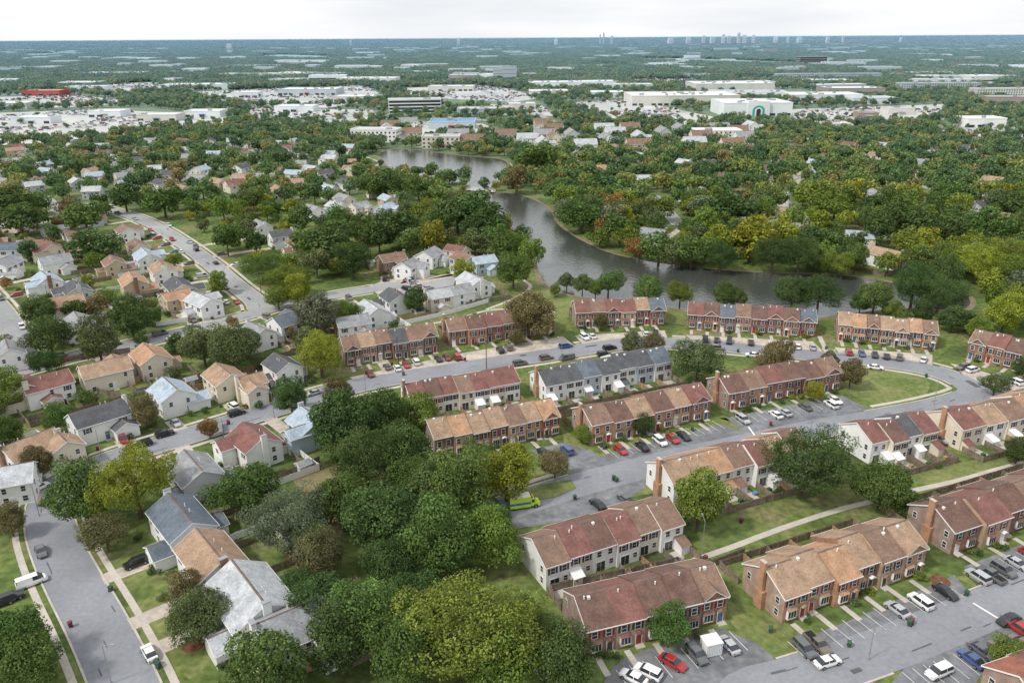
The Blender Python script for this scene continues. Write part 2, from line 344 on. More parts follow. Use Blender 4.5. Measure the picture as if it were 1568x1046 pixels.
# lake
L1=[(575,238),(598,229),(650,231),(700,238),(770,245),(780,262),(766,278),(745,291),(722,291),(694,278),(645,270),(604,264)]
L2=[(740,298),(772,295),(812,303),(844,321),(856,342),(886,364),(934,386),(992,399),(1060,408),(1120,414),(1200,418),(1300,422),(1400,438),(1480,450),(1480,475),(1380,474),(1290,484),(1230,490),(1160,478),(1110,474),(1060,478),(1000,468),(936,462),(872,453),(834,438),(820,412),(814,384),(788,356),(762,328),(742,310)]
for L in (L1,L2):
    P=[G(*p) for p in L]; P.append(P[0]); S=smooth(P,3)[:-1]
    W=sheet('lake_water',[tuple(p) for p in S],'lake_water',.03,world=True)
    mb=MB(); ribbon(mb,np.vstack([S,S[:2]]),-1.2,.8,.06,'bank_soil'); mb.obj('lake_bank')
mb=MB(); P=[G(715,292),G(757,296)]; d=Vector(P[1])-Vector(P[0]); Ln=d.length; 
mb.box(0,-2.2,.6,Ln,2.2,.95,'concrete')
for y in (-2.2,2.1):
    mb.box(0,y,1.9,Ln,y+.12,2.05,'trim_white'); mb.box(0,y,1.35,Ln,y+.1,1.45,'trim_white')
    for i in range(int(Ln/2)+1): mb.box(i*2,y,.95,i*2+.15,y+.12,1.9,'trim_white')
for i in range(1,5): mb.box(Ln*i/5,-1.8,-.1,Ln*i/5+.5,1.8,.6,'concrete')
mb.obj('footbridge',None,(P[0][0],P[0][1],0),math.atan2(d.y,d.x))
# ---------------------------------------------------------------- house pieces
def gable(p,a0,a1,b0,b1,z0,h,rise,wk,rk,swap=False,oh=.35,e0=.25,e1=.25,cap=True):
    Q=(lambda a,b,z:(b,a,z)) if swap else (lambda a,b,z:(a,b,z))
    bm=(b0+b1)/2; zt=z0+h; zr=zt+rise
    V=[Q(a0,b0,z0),Q(a0,b1,z0),Q(a0,b1,zt),Q(a0,bm,zr),Q(a0,b0,zt),Q(a1,b0,z0),Q(a1,b1,z0),Q(a1,b1,zt),Q(a1,bm,zr),Q(a1,b0,zt)]
    p['walls'].add(V,[(0,4,3,2,1),(5,6,7,8,9),(0,5,9,4),(1,2,7,6)],wk)
    sl=rise/((b1-b0)/2); th=.14
    for s,be in ((1,b0),(-1,b1)):
        bo=be-s*oh; zo=zt-oh*sl+.02
        V=[Q(a0-e0,bo,zo),Q(a1+e1,bo,zo),Q(a1+e1,bm,zr+.02),Q(a0-e0,bm,zr+.02)]
        V+= [(x,y,z+th) for x,y,z in V]
        p['roof'].add(V,[(0,3,2,1),(4,5,6,7),(0,1,5,4),(1,2,6,5),(3,0,4,7)],rk)
        x0,y0,_=Q(a0-e0,bo-s*.10,0); x1,y1,_=Q(a1+e1,bo-s*.003,0)
        p['roof'].box(min(x0,x1),min(y0,y1),zo-.05,max(x0,x1),max(y0,y1),zo+.10,'trim_white')
        if cap:
            V=[Q(a0-e0,bm-s*.22,zr+.02+th-.22*sl+.012),Q(a1+e1,bm-s*.22,zr+.02+th-.22*sl+.012),Q(a1+e1,bm,zr+.02+th+.03),Q(a0-e0,bm,zr+.02+th+.03)]
            p['roof'].add(V,[(0,1,2,3)],'ridge_cap')
    for ae,s in ((a0-e0,-1),(a1+e1,1)):
        if (s<0 and e0<.05) or (s>0 and e1<.05): continue
        for be,s2 in ((b0,1),(b1,-1)):
            bo=be-s2*oh; zo=zt-oh*sl+.02
            V=[Q(ae+s*.003,bo,zo-.12),Q(ae+s*.003,bm,zr-.1),Q(ae+s*.003,bm,zr+.15),Q(ae+s*.003,bo,zo+.13)]
            V+=[Q(ae+s*.06,bo,zo-.12),Q(ae+s*.06,bm,zr-.1),Q(ae+s*.06,bm,zr+.15),Q(ae+s*.06,bo,zo+.13)]
            p['roof'].add(V,[(0,1,2,3),(7,6,5,4),(3,2,6,7),(0,4,5,1)],'trim_white')
def win(p,o,t,n,a,z,w,h,sh=None):
    W=p['windows']; W.ob(o,t,n,a-w/2-.10,a+w/2+.10,z-.10,z+h+.10,0.003,.06,'trim_white')
    W.ob(o,t,n,a-w/2,a+w/2,z,z+h,.061,.075,'window_glass')
    W.ob(o,t,n,a-w/2,a+w/2,z+h/2-.03,z+h/2+.03,.076,.1,'trim_white')
    if w>1.2: W.ob(o,t,n,a-.03,a+.03,z,z+h,.076,.102,'trim_white')
    if sh:
        for s in (-1,1):
            c=a+s*(w/2+.34); W.ob(o,t,n,c-.2,c+.2,z-.08,z+h+.08,.003,.05,sh)
def door(p,o,t,n,a,k='door_dark',w=.95,h=2.1):
    D=p['door']; D.ob(o,t,n,a-w/2-.14,a+w/2+.14,0.05,h+.2,.003,.06,'trim_white'); D.ob(o,t,n,a-w/2,a+w/2,.1,h,.061,.09,k)
    D.ob(o,t,n,a-.8,a+.8,0,.14,.1,1.2,'concrete')
def parts(): return {k:MB() for k in ('walls','roof','windows','door','chimney','vents','lean_to')}
def fence(pts,h=1.8,k='wood_fence',name='wooden_fence',bw=.30):
    mb=MB()
    for a,b in zip(pts,pts[1:]):
        a=Vector(a);b=Vector(b);d=b-a;Ln=d.length
        if Ln<.3: continue
        t=d/Ln;n=(-t[1],t[0]); m=max(1,int(Ln/bw)); 
        for i in range(m):
            q=R.uniform(-.03,.03); mb.ob(a,t,n,i*Ln/m+.01,(i+1)*Ln/m-.015,.05,h+q,-.02+.006*(i%2),.012+.006*(i%2),k)
        for i in range(int(Ln/2.4)+1): mb.ob(a,t,n,i*2.4-.06,i*2.4+.06,0,h+.12,-.12,-.021,k)
        for z in (.4,h-.35): mb.ob(a,t,n,0,Ln,z,z+.09,-.06,-.021,k)
    if mb.v: mb.obj(name)
def wp(A,ang,x,y): return (A[0]+x*math.cos(ang)-y*math.sin(ang),A[1]+x*math.sin(ang)+y*math.cos(ang))
SHR=[]
def row(pl,pr,n,style,roofs,walls,depth=10.6,h=5.3,rise=2.75,lch='brick_orange'):
    A=G(*pl);B=G(*pr); Ln=math.dist(A,B); ang=math.atan2(B[1]-A[1],B[0]-A[0]); uw=Ln/n; p=parts()
    for i in range(n):
        yo=R.choice([0,0,.9,-.6,.5]); zo=R.choice([0,0,.25,.45]); x0=i*uw+.003;x1=(i+1)*uw-.003
        rk=roofs[i%len(roofs)]; wk=walls[i%len(walls)]
        if R.random()<.12: rk=R.choice(['brown','maroon','choc','brown'])
        gable(p,x0,x1,yo,depth+yo,0,h+zo,rise,wk,'shingles_'+rk,e0=.25 if i==0 else 0,e1=.25 if i==n-1 else 0)
        o=(x0,yo);t=(1,0);nn=(0,-1); sh=R.choice([None,'shutter_dark','shutter_dark','shutter_red']) if wk!='siding_white' else R.choice([None,'shutter_dark'])
        if style=='front':
            win(p,o,t,nn,uw*.25,3.3,.95,1.35,sh); win(p,o,t,nn,uw*.73,3.3,.95,1.35,sh)
            m=R.random()<.5; a=uw*(.3 if m else .7)
            p['windows'].ob(o,t,nn,a-.95,a+.95,.75,2.5,.003,.45,'trim_white'); p['windows'].ob(o,t,nn,a-.85,a+.85,1.0,2.3,.451,.47,'window_glass')
            for q in (-.3,.3): p['windows'].ob(o,t,nn,a+q-.03,a+q+.03,1.0,2.3,.471,.49,'trim_white')
            p['roof'].add([(x0+a-1.1,yo-.6,2.5),(x0+a+1.1,yo-.6,2.5),(x0+a+1.0,yo-.003,2.95),(x0+a-1.0,yo-.003,2.95)],[(0,1,2,3)],'shingles_'+rk)
            a2=uw*(.78 if m else .22); door(p,o,t,nn,a2,R.choice(['door_red','door_dark','door_blue','door_white']))
            hk=R.choice(['trim_white','shingles_'+rk,'shingles_'+rk])
            p['roof'].add([(x0+a2-.7,yo-.7,2.45),(x0+a2+.7,yo-.7,2.45),(x0+a2,yo-.7,2.85),(x0+a2,yo-.003,2.85),(x0+a2-.7,yo-.003,2.45),(x0+a2+.7,yo-.003,2.45)],[(0,2,3,4),(2,1,5,3),(0,1,2)],hk)
            if R.random()<.12 or i==n-1:
                g=uw*.45; xm=x0+uw/2; zb=h+zo-.05; ap=1.6; yb=yo+ap/(rise/(depth/2))
                p['walls'].add([(xm-g,yo-.01,zb),(xm+g,yo-.01,zb),(xm,yo-.01,zb+ap)],[(0,1,2)],wk)
                p['roof'].add([(xm-g-.3,yo-.45,zb-.2),(xm,yo-.45,zb+ap+.2),(xm,yb+.5,zb+ap+.2),(xm-g-.3,yo+.1,zb-.1),(xm+g+.3,yo-.45,zb-.2),(xm+g+.3,yo+.1,zb-.1)],[(0,1,2,3),(1,4,5,2)],'shingles_'+rk)
                for s in (-1,1): p['roof'].add([(xm+s*(g+.3),yo-.455,zb-.4),(xm,yo-.455,zb+ap),(xm,yo-.455,zb+ap+.18),(xm+s*(g+.3),yo-.455,zb-.22)],[(0,1,2,3) if s<0 else (3,2,1,0)],'trim_white')
            SHR.append(wp(A,ang,x0+uw*.5,yo-1.4))
        else:
            win(p,o,t,nn,uw*.27,3.4,.9,1.15,sh); win(p,o,t,nn,uw*.74,3.4,.9,1.15,sh)
            a=uw*.35; D=p['door']; D.ob(o,t,nn,a-1.05,a+1.05,.05,2.3,.003,.06,'trim_white'); D.ob(o,t,nn,a-.9,a-.04,.15,2.15,.061,.08,'window_glass'); D.ob(o,t,nn,a+.04,a+.9,.15,2.15,.061,.08,'window_glass')
            win(p,o,t,nn,uw*.8,1.2,.8,1.0)
            if R.random()<.65:
                a=uw*R.choice([.2,.8]); w=1.1; l=R.choice([2.0,2.6])
                p['lean_to'].add([(x0+a-w,yo-.003,0),(x0+a+w,yo-.003,0),(x0+a+w,yo-l,0),(x0+a-w,yo-l,0),(x0+a-w,yo-.003,2.7),(x0+a+w,yo-.003,2.7),(x0+a+w,yo-l,1.9),(x0+a-w,yo-l,1.9)],[(0,3,7,4),(2,3,7,6),(1,2,6,5),(0,1,5,4)],wk)
                p['lean_to'].add([(x0+a-w-.15,yo-.004,2.85),(x0+a+w+.15,yo-.004,2.85),(x0+a+w+.15,yo-l-.25,1.95),(x0+a-w-.15,yo-l-.25,1.95)],[(0,1,2,3)],R.choice(['trim_white','shingles_'+rk,'trim_white']))
        zr=h+zo+rise
        for q in range(R.choice([1,2])):
            vx=x0+uw*R.uniform(.15,.85); vy=yo+depth/2-R.uniform(.5,1.3); vz=zr-(yo+depth/2-vy)*rise/(depth/2)
            if R.random()<.55: p['vents'].cyl((vx,vy,vz),(vx,vy,vz+.7),.13,.13,'trim_white')
            else: p['vents'].box(vx-.25,vy-.25,vz,vx+.25,vy+.25,vz+.5,'trim_white'); 
        vx=x0+uw*.5; p['vents'].cyl((vx,yo+depth*.25,h+zo+rise*.5),(vx,yo+depth*.25,h+zo+rise*.5+.5),.06,.06,'metal_grey')
        if i==0: y0=yo
    if lch:
        c=p['chimney']; c.box(-1.0,depth/2-1.0+y0,0,-.004,depth/2+1.0+y0,3.6,lch); c.box(-.85,depth/2-.6+y0,3.6,-.26,depth/2+.6+y0,h+rise+1.4,lch); c.box(-.92,depth/2-.67+y0,h+rise+1.4,-.2,depth/2+.67+y0,h+rise+1.55,'concrete')
    o=(0,y0);t=(0,1);nn=(-1,0)
    win(p,o,t,nn,1.6,3.3,.8,1.2); win(p,o,t,nn,depth-1.6,3.3,.8,1.2); win(p,o,t,nn,1.6,.9,.8,1.2)
    p['vents'].ob((n*uw,yo),(0,1),(1,0),depth/2-.3,depth/2+.3,h+.7,h+1.3,.003,.06,'trim_white')
    building('brick_townhouse_row' if style=='front' else 'white_townhouse_row',(A[0],A[1],0),ang,p)
    mark_poly([wp(A,ang,-1.5,-2.5),wp(A,ang,Ln+1.5,-2.5),wp(A,ang,Ln+1.5,depth+2),wp(A,ang,-1.5,depth+2)])
    y0,y1=((-.9,-6.5) if style=='back' else (depth+1.1,depth+6.5))
    for i in range(n+1): fence([wp(A,ang,i*uw,y0),wp(A,ang,i*uw,y1)],1.7,R.choice(['wood_fence','wood_fence','wood_fence_new']))
    fence([wp(A,ang,0,y1),wp(A,ang,Ln,y1)],1.75)
    mark_poly([wp(A,ang,0,y0),wp(A,ang,Ln,y0),wp(A,ang,Ln,y1),wp(A,ang,0,y1)])
    mbp=MB(); tt=(math.cos(ang),math.sin(ang)); nn=(math.sin(ang),-math.cos(ang))
    for i in range(n):
        if style=='back':
            if R.random()<.8: mbp.ob(A,tt,nn,i*uw+.4,i*uw+uw*R.uniform(.5,.9),.02,.07,.8,R.uniform(2.8,5),'concrete')
            a=i*uw+uw*R.uniform(.3,.8); d=R.uniform(2.5,5); mbp.ob(A,tt,nn,a-.45,a+.45,.07,.75,d,d+.8,R.choice(['bin_green','metal_grey','wood_fence_new','facade_blue']))
            if R.random()<.6: x,y=wp(A,ang,i*uw+R.uniform(.6,uw-.6),-R.uniform(4,6)); SHR.append((x,y))
        else: mbp.ob(A,tt,nn,i*uw+uw*.2,i*uw+uw*.2+1.1,.02,.055,.8,5,'concrete')
    if mbp.v: mbp.obj('patio')
BR=['brick_red','brick_orange','brick_red','brick_tan','brick_dark']
row((898,1005),(1113,952),5,'front',['choc','maroon','maroon','choc','brown'],['brick_red','brick_tan','brick_red','brick_dark','brick_red'],lch=None)
row((1197,955),(1412,876),6,'front',['tan','tan','orange','tan','brown','tan'],['brick_orange','brick_tan','brick_orange','brick_red','brick_tan','brick_orange'])
row((1458,852),(1680,775),6,'front',['choc','maroon','choc','brown'],['brick_red','brick_tan','brick_dark'])
row((836,905),(1044,836),6,'back',['brown','maroon','choc','maroon','maroon','brown'],['siding_white','siding_cream','siding_white'],lch=None)
row((1030,778),(1240,722),7,'back',['tan','tan','orange','brown'],['siding_white','siding_white','siding_cream'])
row((668,706),(855,664),7,'front',['tan','orange','tan','tan','brown'],['brick_red','brick_tan','brick_orange'],lch=None)
row((632,643),(796,612),7,'back',['maroon','choc','maroon','brown'],['siding_white','siding_cream'],lch='brick_red')
row((836,618),(1028,580),7,'back',['dark','dark','slate','dark'],['siding_white','siding_white','siding_blue'])
row((906,683),(1088,642),6,'front',['brown','tan','tan','orange','tan','maroon'],['brick_orange','brick_tan','brick_red'])
row((1112,628),(1286,597),6,'front',['choc','brown','maroon','choc'],['brick_red','brick_orange','brick_red'])
row((1335,714),(1432,690),4,'back',['maroon','choc','dark','maroon'],['siding_white','siding_cream'],lch=None)
row((1468,690),(1660,640),6,'back',['orange','tan','brown'],['siding_cream','siding_white'])
row((530,562),(672,540),6,'front',['brown','tan','brown','dark','brown'],['brick_red','brick_tan','brick_dark'],lch=None)
row((690,532),(850,512),6,'front',['brown','choc','maroon'],BR)
row((882,502),(1018,498),6,'front',['slate','brown','maroon','tan','tan'],BR,lch=None)
row((1052,504),(1248,518),8,'front',['maroon','choc','slate','brown','maroon'],BR,lch=None)
row((1282,522),(1432,536),7,'front',['tan','orange','brown','tan'],['brick_orange','brick_tan','brick_red'],lch=None)
row((1480,548),(1680,598),7,'front',['brown','maroon','choc'],BR,lch=None)
row((1600,1150),(1760,1085),4,'back',['red','maroon'],['brick_red'],lch=None)
# ---------------------------------------------------------------- detached houses
RPT=np.vstack([P for P,w,k in RS[:13]]); RTG=np.vstack([np.gradient(P,axis=0) for P,w,k in RS[:13]])
def near_road(x,y):
    d=((RPT-np.array([x,y]))**2).sum(1); i=int(d.argmin()); return math.atan2(RTG[i][1],RTG[i][0]),RPT[i],math.sqrt(d[i])
def house_parts(Lm,Wm,rk,wk,two=True,wing=True,seed=0,dy=1):
    q=random.Random(seed); p=parts(); h=5.2 if two else 2.9; rise=Wm*.28
    rk='shingles_'+rk; wk='siding_'+wk if not wk.startswith('brick') else wk
    gable(p,-Lm/2,Lm/2,-Wm/2,Wm/2,0,h,rise,wk,rk)
    F4=[((-Lm/2,-Wm/2),(1,0),(0,-1),Lm),((Lm/2,Wm/2),(-1,0),(0,1),Lm),((Lm/2,-Wm/2),(0,1),(1,0),Wm),((-Lm/2,Wm/2),(0,-1),(-1,0),Wm)]
    for o,t,n,l in F4:
        m=max(2,int(l/3.4))
        for i in range(m):
            a=l*(i+.5)/m
            if two and q.random()<.85: win(p,o,t,n,a,3.3,.85,1.2,q.choice([None,'shutter_dark']) if l==Lm else None)
            if q.random()<.6: win(p,o,t,n,a+.01,.95,1.0,1.25)
    door(p,(-Lm/2,-Wm/2),(1,0),(0,-1),Lm/2,q.choice(['door_red','door_dark','door_blue']))
    door(p,(Lm/2,Wm/2),(-1,0),(0,1),Lm/2+1.2,'door_white')
    if wing:
        s=q.choice([-1,1]); x0=s*Lm*.5-2.6*s; ww=5.6; a0,a1=x0-ww/2,x0+ww/2
        y0=-Wm/2-3.5; h2=2.9 if q.random()<.6 else h-.35
        gable(p,y0,-Wm/2+2.5,a0,a1,0,h2,1.5,wk,rk,swap=True,e1=0)
        o=(a0,y0); p['door'].ob(o,(1,0),(0,-1),.9,ww-.9,.05,2.35,.003,.05,'trim_white'); 
        for z in (.6,1.15,1.7): p['door'].ob(o,(1,0),(0,-1),1.0,ww-1.0,z,z+.04,.051,.06,'metal_grey')
        if h2>3: win(p,o,(1,0),(0,-1),ww/2,3.3,1.2,1.1)
        if q.random()<.5:
            gable(p,Wm/2-.3,Wm/2+3.2,-Lm*.15,Lm*.25,0,2.5,1.0,wk,rk,swap=True,e0=0)
    if q.random()<.6:
        x=q.choice([-1,1])*(Lm/2+.01); xs=(x,x+.8) if x>0 else (x-.8,x)
        p['chimney'].box(xs[0],-.7,0,xs[1],.7,h+rise+.7,wk if q.random()<.6 else 'brick_red'); p['chimney'].box(xs[0]-.06,-.76,h+rise+.7,xs[1]+.06,.76,h+rise+.82,'metal_grey')
    for i in range(2):
        vx=q.uniform(-Lm*.4,Lm*.4); p['vents'].cyl((vx,1.2,h+rise*.7),(vx,1.2,h+rise+.25),.09,.09,'trim_white')
    return p
PROTO={}
DRV=[];HSH=[]
def mkdrive(x,y,Wm):
    a,pt,d=near_road(x,y)
    if d<45 and d>8:
        mb=MB(); A=Vector((x,y));B=Vector(pt); t=(B-A).normalized(); n=(-t[1],t[0]); l=(B-A).length-4.4
        off=R.choice([-3,3]); 
        mb.ob(A,t,n,Wm/2+2.5,l,.0,.05,off-1.8,off+1.8,'concrete_drive'); mb.obj('driveway'); 
        A2=A+Vector(n)*off; DRV.append((A2+t*(l-4),math.atan2(t[1],t[0])))
        for s in range(int(Wm/2),int(l)): mark_disc(A2.x+t.x*s,A2.y+t.y*s,2)
def house(x,y,Lm,Wm,rk,wk,perp=False,two=True,proto=False,drive=True):
    a,pt,d=near_road(x,y); to=math.atan2(pt[1]-y,pt[0]-x)
    if drive: mkdrive(x,y,Wm)
    rz=to+math.pi/2
    for c in (a,a+math.pi):
        if math.cos(c-rz)>.7: rz=c
    r1=rz
    if perp: rz+=math.pi/2
    if proto:
        key=proto
        if key not in PROTO:
            pp=house_parts(Lm,Wm,rk,wk,two,R.random()<.7,len(PROTO)+50)
            PROTO[key]={k:m.mesh(k) for k,m in pp.items() if m.v}
        e=empty('suburban_house',(x,y,0),rz)
        for k,me in PROTO[key].items(): link(k,me,(0,0,0),parent=e)
        mark_disc(x,y-8,5)
    else: building('suburban_house',(x,y,0),rz,house_parts(Lm,Wm,rk,wk,two,True,R.randint(0,9999)))
    mark_disc(x,y,max(Lm,Wm)/2+1.5)
    if y<430:
        A=(x,y); w=Lm/2+3; b0=Wm/2-1; b1=Wm/2+R.uniform(8,12)
        if not occ(*wp(A,r1,0,b1)) :
            fence([wp(A,r1,-w,b0),wp(A,r1,-w,b1),wp(A,r1,w,b1),wp(A,r1,w,b0)],1.75,R.choice(['wood_fence','wood_fence','wood_fence_new','trim_white'] if R.random()<.5 else ['wood_fence']),bw=.4)
            if R.random()<.45:
                sx,sy=wp(A,r1,R.uniform(-w+2,w-2),b1-2.2); p={k:MB() for k in ('walls','roof','door')}
                gable(p,-1.6,1.6,-1.2,1.2,0,2.0,.7,R.choice(['siding_white','siding_tan','wood_fence_new','siding_grey']),'shingles_'+R.choice(['grey','brown','dark']),oh=.15,e0=.1,e1=.1,cap=False)
                p['door'].box(-.6,-1.25,.05,.6,-1.203,1.8,'door_white'); building('garden_shed',(sx,sy,0),r1,p)
        for k in range(R.randint(2,6)): HSH.append(wp(A,r1,R.uniform(-w,w),-Wm/2-R.uniform(.8,5)))
HS=[(385,925,15,11,'lgrey','white',0),(455,965,13,10,'grey','white',1),(325,862,13,9,'tan','white',0),(280,805,14,9,'slate','white',0),(300,730,12,9,'grey','grey',1),(390,682,11,9,'maroon','white',1),(478,655,10,9,'blue','blue',1),
(152,645,13,9,'dark','white',0),(48,694,12,9,'tan','white',0),(100,690,6.5,7,'tan','cream',0),(12,740,11,9,'lgrey','white',1),(72,595,12,9,'maroon','white',0),(162,573,13,9,'tan','cream',0),(232,553,12,9,'orange','cream',1),(264,608,11,9,'blue','white',1),(345,585,11,9,'tan','cream',1),(385,592,7,7,'tan','cream',0),
(433,567,10,8,'dark','white',1),(445,497,13,9,'slate','white',0),(395,515,10,8,'grey','white',1),(312,468,13,8.5,'lgrey','white',1),(275,445,14,9,'dark','cream',0),(270,460,10,7,'orange','tan',0),(250,418,13,9,'tan','white',0),(225,398,13,9,'blue','white',0),(212,382,13,8,'brown','cream',0),(195,358,12,9,'brown','white',0),(205,437,13,9,'orange','tan',0),(175,408,11,8,'brown','tan',0),
(122,502,12,9,'grey','white',1),(100,470,12,9,'tan','cream',1),(118,450,11,9,'dark','grey',0),(72,435,12,9,'blue','white',0),(85,405,12,9,'grey','white',1),(78,385,11,9,'maroon','cream',0),(25,385,12,9,'slate','white',0),(8,410,12,9,'grey','white',1),(35,600,10,8,'brown','cream',1),(15,545,11,8,'grey','white',0),
(570,482,12,9,'lgrey','white',1),(540,500,11,8,'grey','white',0),(605,462,11,8.5,'dark','white',1),(725,437,13,9,'lgrey','white',1),(700,452,11,8,'grey','white',0),(670,458,9,8,'lgrey','cream',0),(657,395,11,9,'grey','white',1),(600,402,11,8.5,'brown','brown',0),(712,402,11,9,'brown','blue',0),(740,405,10,8,'blue','blue',1),(625,412,10,8,'grey','white',1),(700,388,10,7,'maroon','cream',0),
(400,350,12,8,'grey','white',0),(430,365,11,8,'dark','white',1),(480,325,12,8,'grey','white',0),(515,320,12,8,'lgrey','white',0),(550,320,11,8,'grey','cream',1),(590,322,11,8,'blue','grey',0),(360,285,13,9,'maroon','cream',0),(370,275,12,8,'tan','white',0),(385,225,12,9,'tan','white',1),(1355,395,14,9,'tan','white',0),(1000,362,12,8,'grey','white',0),(1190,305,12,9,'lgrey','white',1),(1200,330,12,9,'tan','grey',1),(1195,350,11,8,'grey','grey',0),(1075,298,12,9,'grey','tan',0),(1475,335,12,9,'blue','white',1),(915,262,12,9,'orange','white',0),(1550,245,14,10,'tan','cream',1),(1520,280,12,9,'tan','white',0),(455,378,11,8,'brown','cream',0)]
for u,v,Lm,Wm,rk,wk,pp in HS:
    x,y=G(u,v,3.5); house(x,y,Lm,Wm,rk,wk,bool(pp))
    if y>300: mark_disc(x,y-9,7)
def jitter(px,sp,jit=.45,pad=0):
    P=[G(*q) for q in px]; A=np.array(P); out=[]
    ys=np.arange(A[:,1].min(),A[:,1].max(),sp)
    for j,y in enumerate(ys):
        xs=np.arange(A[:,0].min(),A[:,0].max(),sp)+(sp/2 if j%2 else 0)
        for x in xs: out.append((x+R.uniform(-jit,jit)*sp,y+R.uniform(-jit,jit)*sp))
    if not out: return []
    o=np.array(out); o=o[pip(P,o[:,0],o[:,1])]; return [tuple(q) for q in o]
RK=['grey','dark','tan','brown','lgrey','blue','choc','maroon','grey']; WK=['white','grey','cream','grey','white','tan']
for zone,sp in (([(-60,222),(560,225),(565,270),(480,300),(300,300),(150,310),(-60,335)],29),([(420,290),(560,285),(640,312),(560,340),(440,345)],27),
                ([(1040,225),(1650,235),(1700,400),(1480,410),(1240,385),(1060,330)],38),([(-80,330),(130,325),(180,400),(150,470),(-80,480)],24),([(860,240),(1040,228),(1060,330),(940,310)],42),([(-80,480),(30,500),(60,540),(-80,560)],24),([(-120,620),(20,610),(60,640),(0,680),(-120,700)],26)):
    for x,y in jitter(zone,sp,.3):
        if any(occ(x+a,y+b) for a,b in ((0,0),(7,0),(-7,0),(0,7),(0,-7))): continue
        k=R.randint(1,16); house(x,y,R.choice([11,12,13]),R.choice([8,9]),RK[k%9],WK[k%6],R.random()<.35,k%3>0,proto=k,drive=y<500)
# ---------------------------------------------------------------- commercial buildings
def flatw(x,y,w,dm,hm,wk,rk='membrane_white',rz=0,strips=0,entr=None,name='commercial_building'):
    p={k:MB() for k in ('walls','roof','windows','door')}
    p['walls'].box(-w/2,0,0,w/2,dm,hm,wk)
    for a in ((-w/2-.2,-.2,w/2+.2,.5),(-w/2-.2,dm-.5,w/2+.2,dm+.2)): p['roof'].box(a[0],a[1],hm+.003,a[2],a[3],hm+1.2,wk)
    for a in (-w/2-.2,w/2-.5): p['roof'].box(a,.503,hm+.003,a+.7,dm-.503,hm+1.2,wk)
    p['roof'].box(-w/2+.503,.503,hm+.003,w/2-.503,dm-.503,hm+.25,rk)
    for i in range(max(1,int(w*dm/900))):
        a=R.uniform(-w*.42,w*.42);b=R.uniform(.15,.8)*dm; s=R.uniform(1.5,3.5); p['roof'].box(a-s,b-s*.6,hm+.26,a+s,b+s*.6,hm+.26+R.uniform(1.5,2.8),'metal_grey')
    if strips:
        fh=hm/strips
        for i in range(strips):
            for o,tt,nn,l in (((-w/2,0),(1,0),(0,-1),w),((-w/2,dm),(0,-1),(-1,0),dm),((w/2,0),(0,1),(1,0),dm)):
                if strips>=3 and name!='office_building':
                    m=int(l/4)
                    for q in range(m): p['windows'].ob(o,tt,nn,(q+.5)*l/m-.9,(q+.5)*l/m+.9,i*fh+.9,i*fh+2.4,.003,.08,'window_glass')
                else: p['windows'].ob(o,tt,nn,.8,l-.8,i*fh+1.0,i*fh+fh-.7,.003,.1,'window_glass')
    else:
        m=max(3,int(w/9))
        for q in range(m):
            if R.random()<.55: p['windows'].ob((-w/2,0),(1,0),(0,-1),(q+.1)*w/m,(q+.8)*w/m,.3,3.2,.003,.1,'window_glass')
    if entr:
        e=min(w*.16,14); p['door'].box(-e,-3,0,e,-.003,hm+3,wk); n=14
        for rr,kk,yy in ((.55,entr,-3.05),(.34,'membrane_white',-3.1),(.2,'window_glass',-3.15)):
            V=[(e*rr*math.cos(math.pi*i/n),yy,hm*.45+e*rr*math.sin(math.pi*i/n)*.8) for i in range(n+1)]
            p['door'].add([(e*rr,yy,0)]+V+[(-e*rr,yy,0)],[tuple(range(n+3))],kk)
    else: p['door'].box(-4,-2.2,3.3,4,-.003,4.2,R.choice(['facade_red','facade_blue','facade_brown','facade_grey','facade_grey']))
    building(name,(x,y,0),rz,p)
    mark_poly([wp((x,y),rz,-w/2-4,-6),wp((x,y),rz,w/2+4,-6),wp((x,y),rz,w/2+4,dm+5),wp((x,y),rz,-w/2-4,dm+5)])
def flat(u,v,wpx,*a,**k):
    x,y=G(u,v); d,t=T(u,v); flatw(x,y,wpx*t/F,*a,**k)
CL=[([(-60,175),(150,168),(345,176),(352,188),(120,216),(-60,226)],),([(270,142),(560,131),(592,150),(500,166),(370,160)],),([(855,158),(965,153),(1105,182),(1090,196),(920,180)],),
 ([(1205,168),(1445,160),(1445,184),(1290,194),(1225,188)],),([(330,112),(600,108),(720,118),(700,130),(520,130),(340,125)],),([(620,186),(740,190),(780,206),(640,212)],),([(1350,98),(1568,104),(1600,112),(1400,114)],),
 ([(960,118),(1080,120),(1080,132),(960,130)],),([(150,130),(250,126),(260,140),(160,146)],),([(1440,196),(1600,196),(1600,212),(1440,210)],),([(740,100),(850,100),(860,110),(760,112)],),
 ([(600,135),(760,132),(830,150),(790,156),(640,150)],),([(-60,150),(120,146),(200,156),(140,164),(-60,168)],),([(380,166),(560,168),(600,180),(500,190),(380,182)],),([(740,160),(830,162),(850,178),(760,176)],),([(1110,118),(1240,116),(1240,122),(1110,126)],)]
CLP=[]
for i,(p,) in enumerate(CL): CLP.append(sheet('shopping_centre_car_park',p,'lot_far',.02+.002*i))
flat(1160,178,105,70,15,'membrane_white',entr='facade_teal',name='department_store')
flat(1050,162,165,90,13,'stucco_tan',name='shopping_mall'); flat(1125,143,120,90,15,'stucco_tan',name='shopping_mall'); flat(1268,158,105,60,11,'membrane_white',name='shopping_mall')
flat(636,174,80,30,17,'membrane_white','membrane_grey',.15,4,name='office_building')
flat(572,218,72,20,11,'siding_white','membrane_grey',-.15,3,name='apartment_building'); flat(675,228,58,18,10,'stucco_tan','membrane_grey',0,3,name='apartment_building')
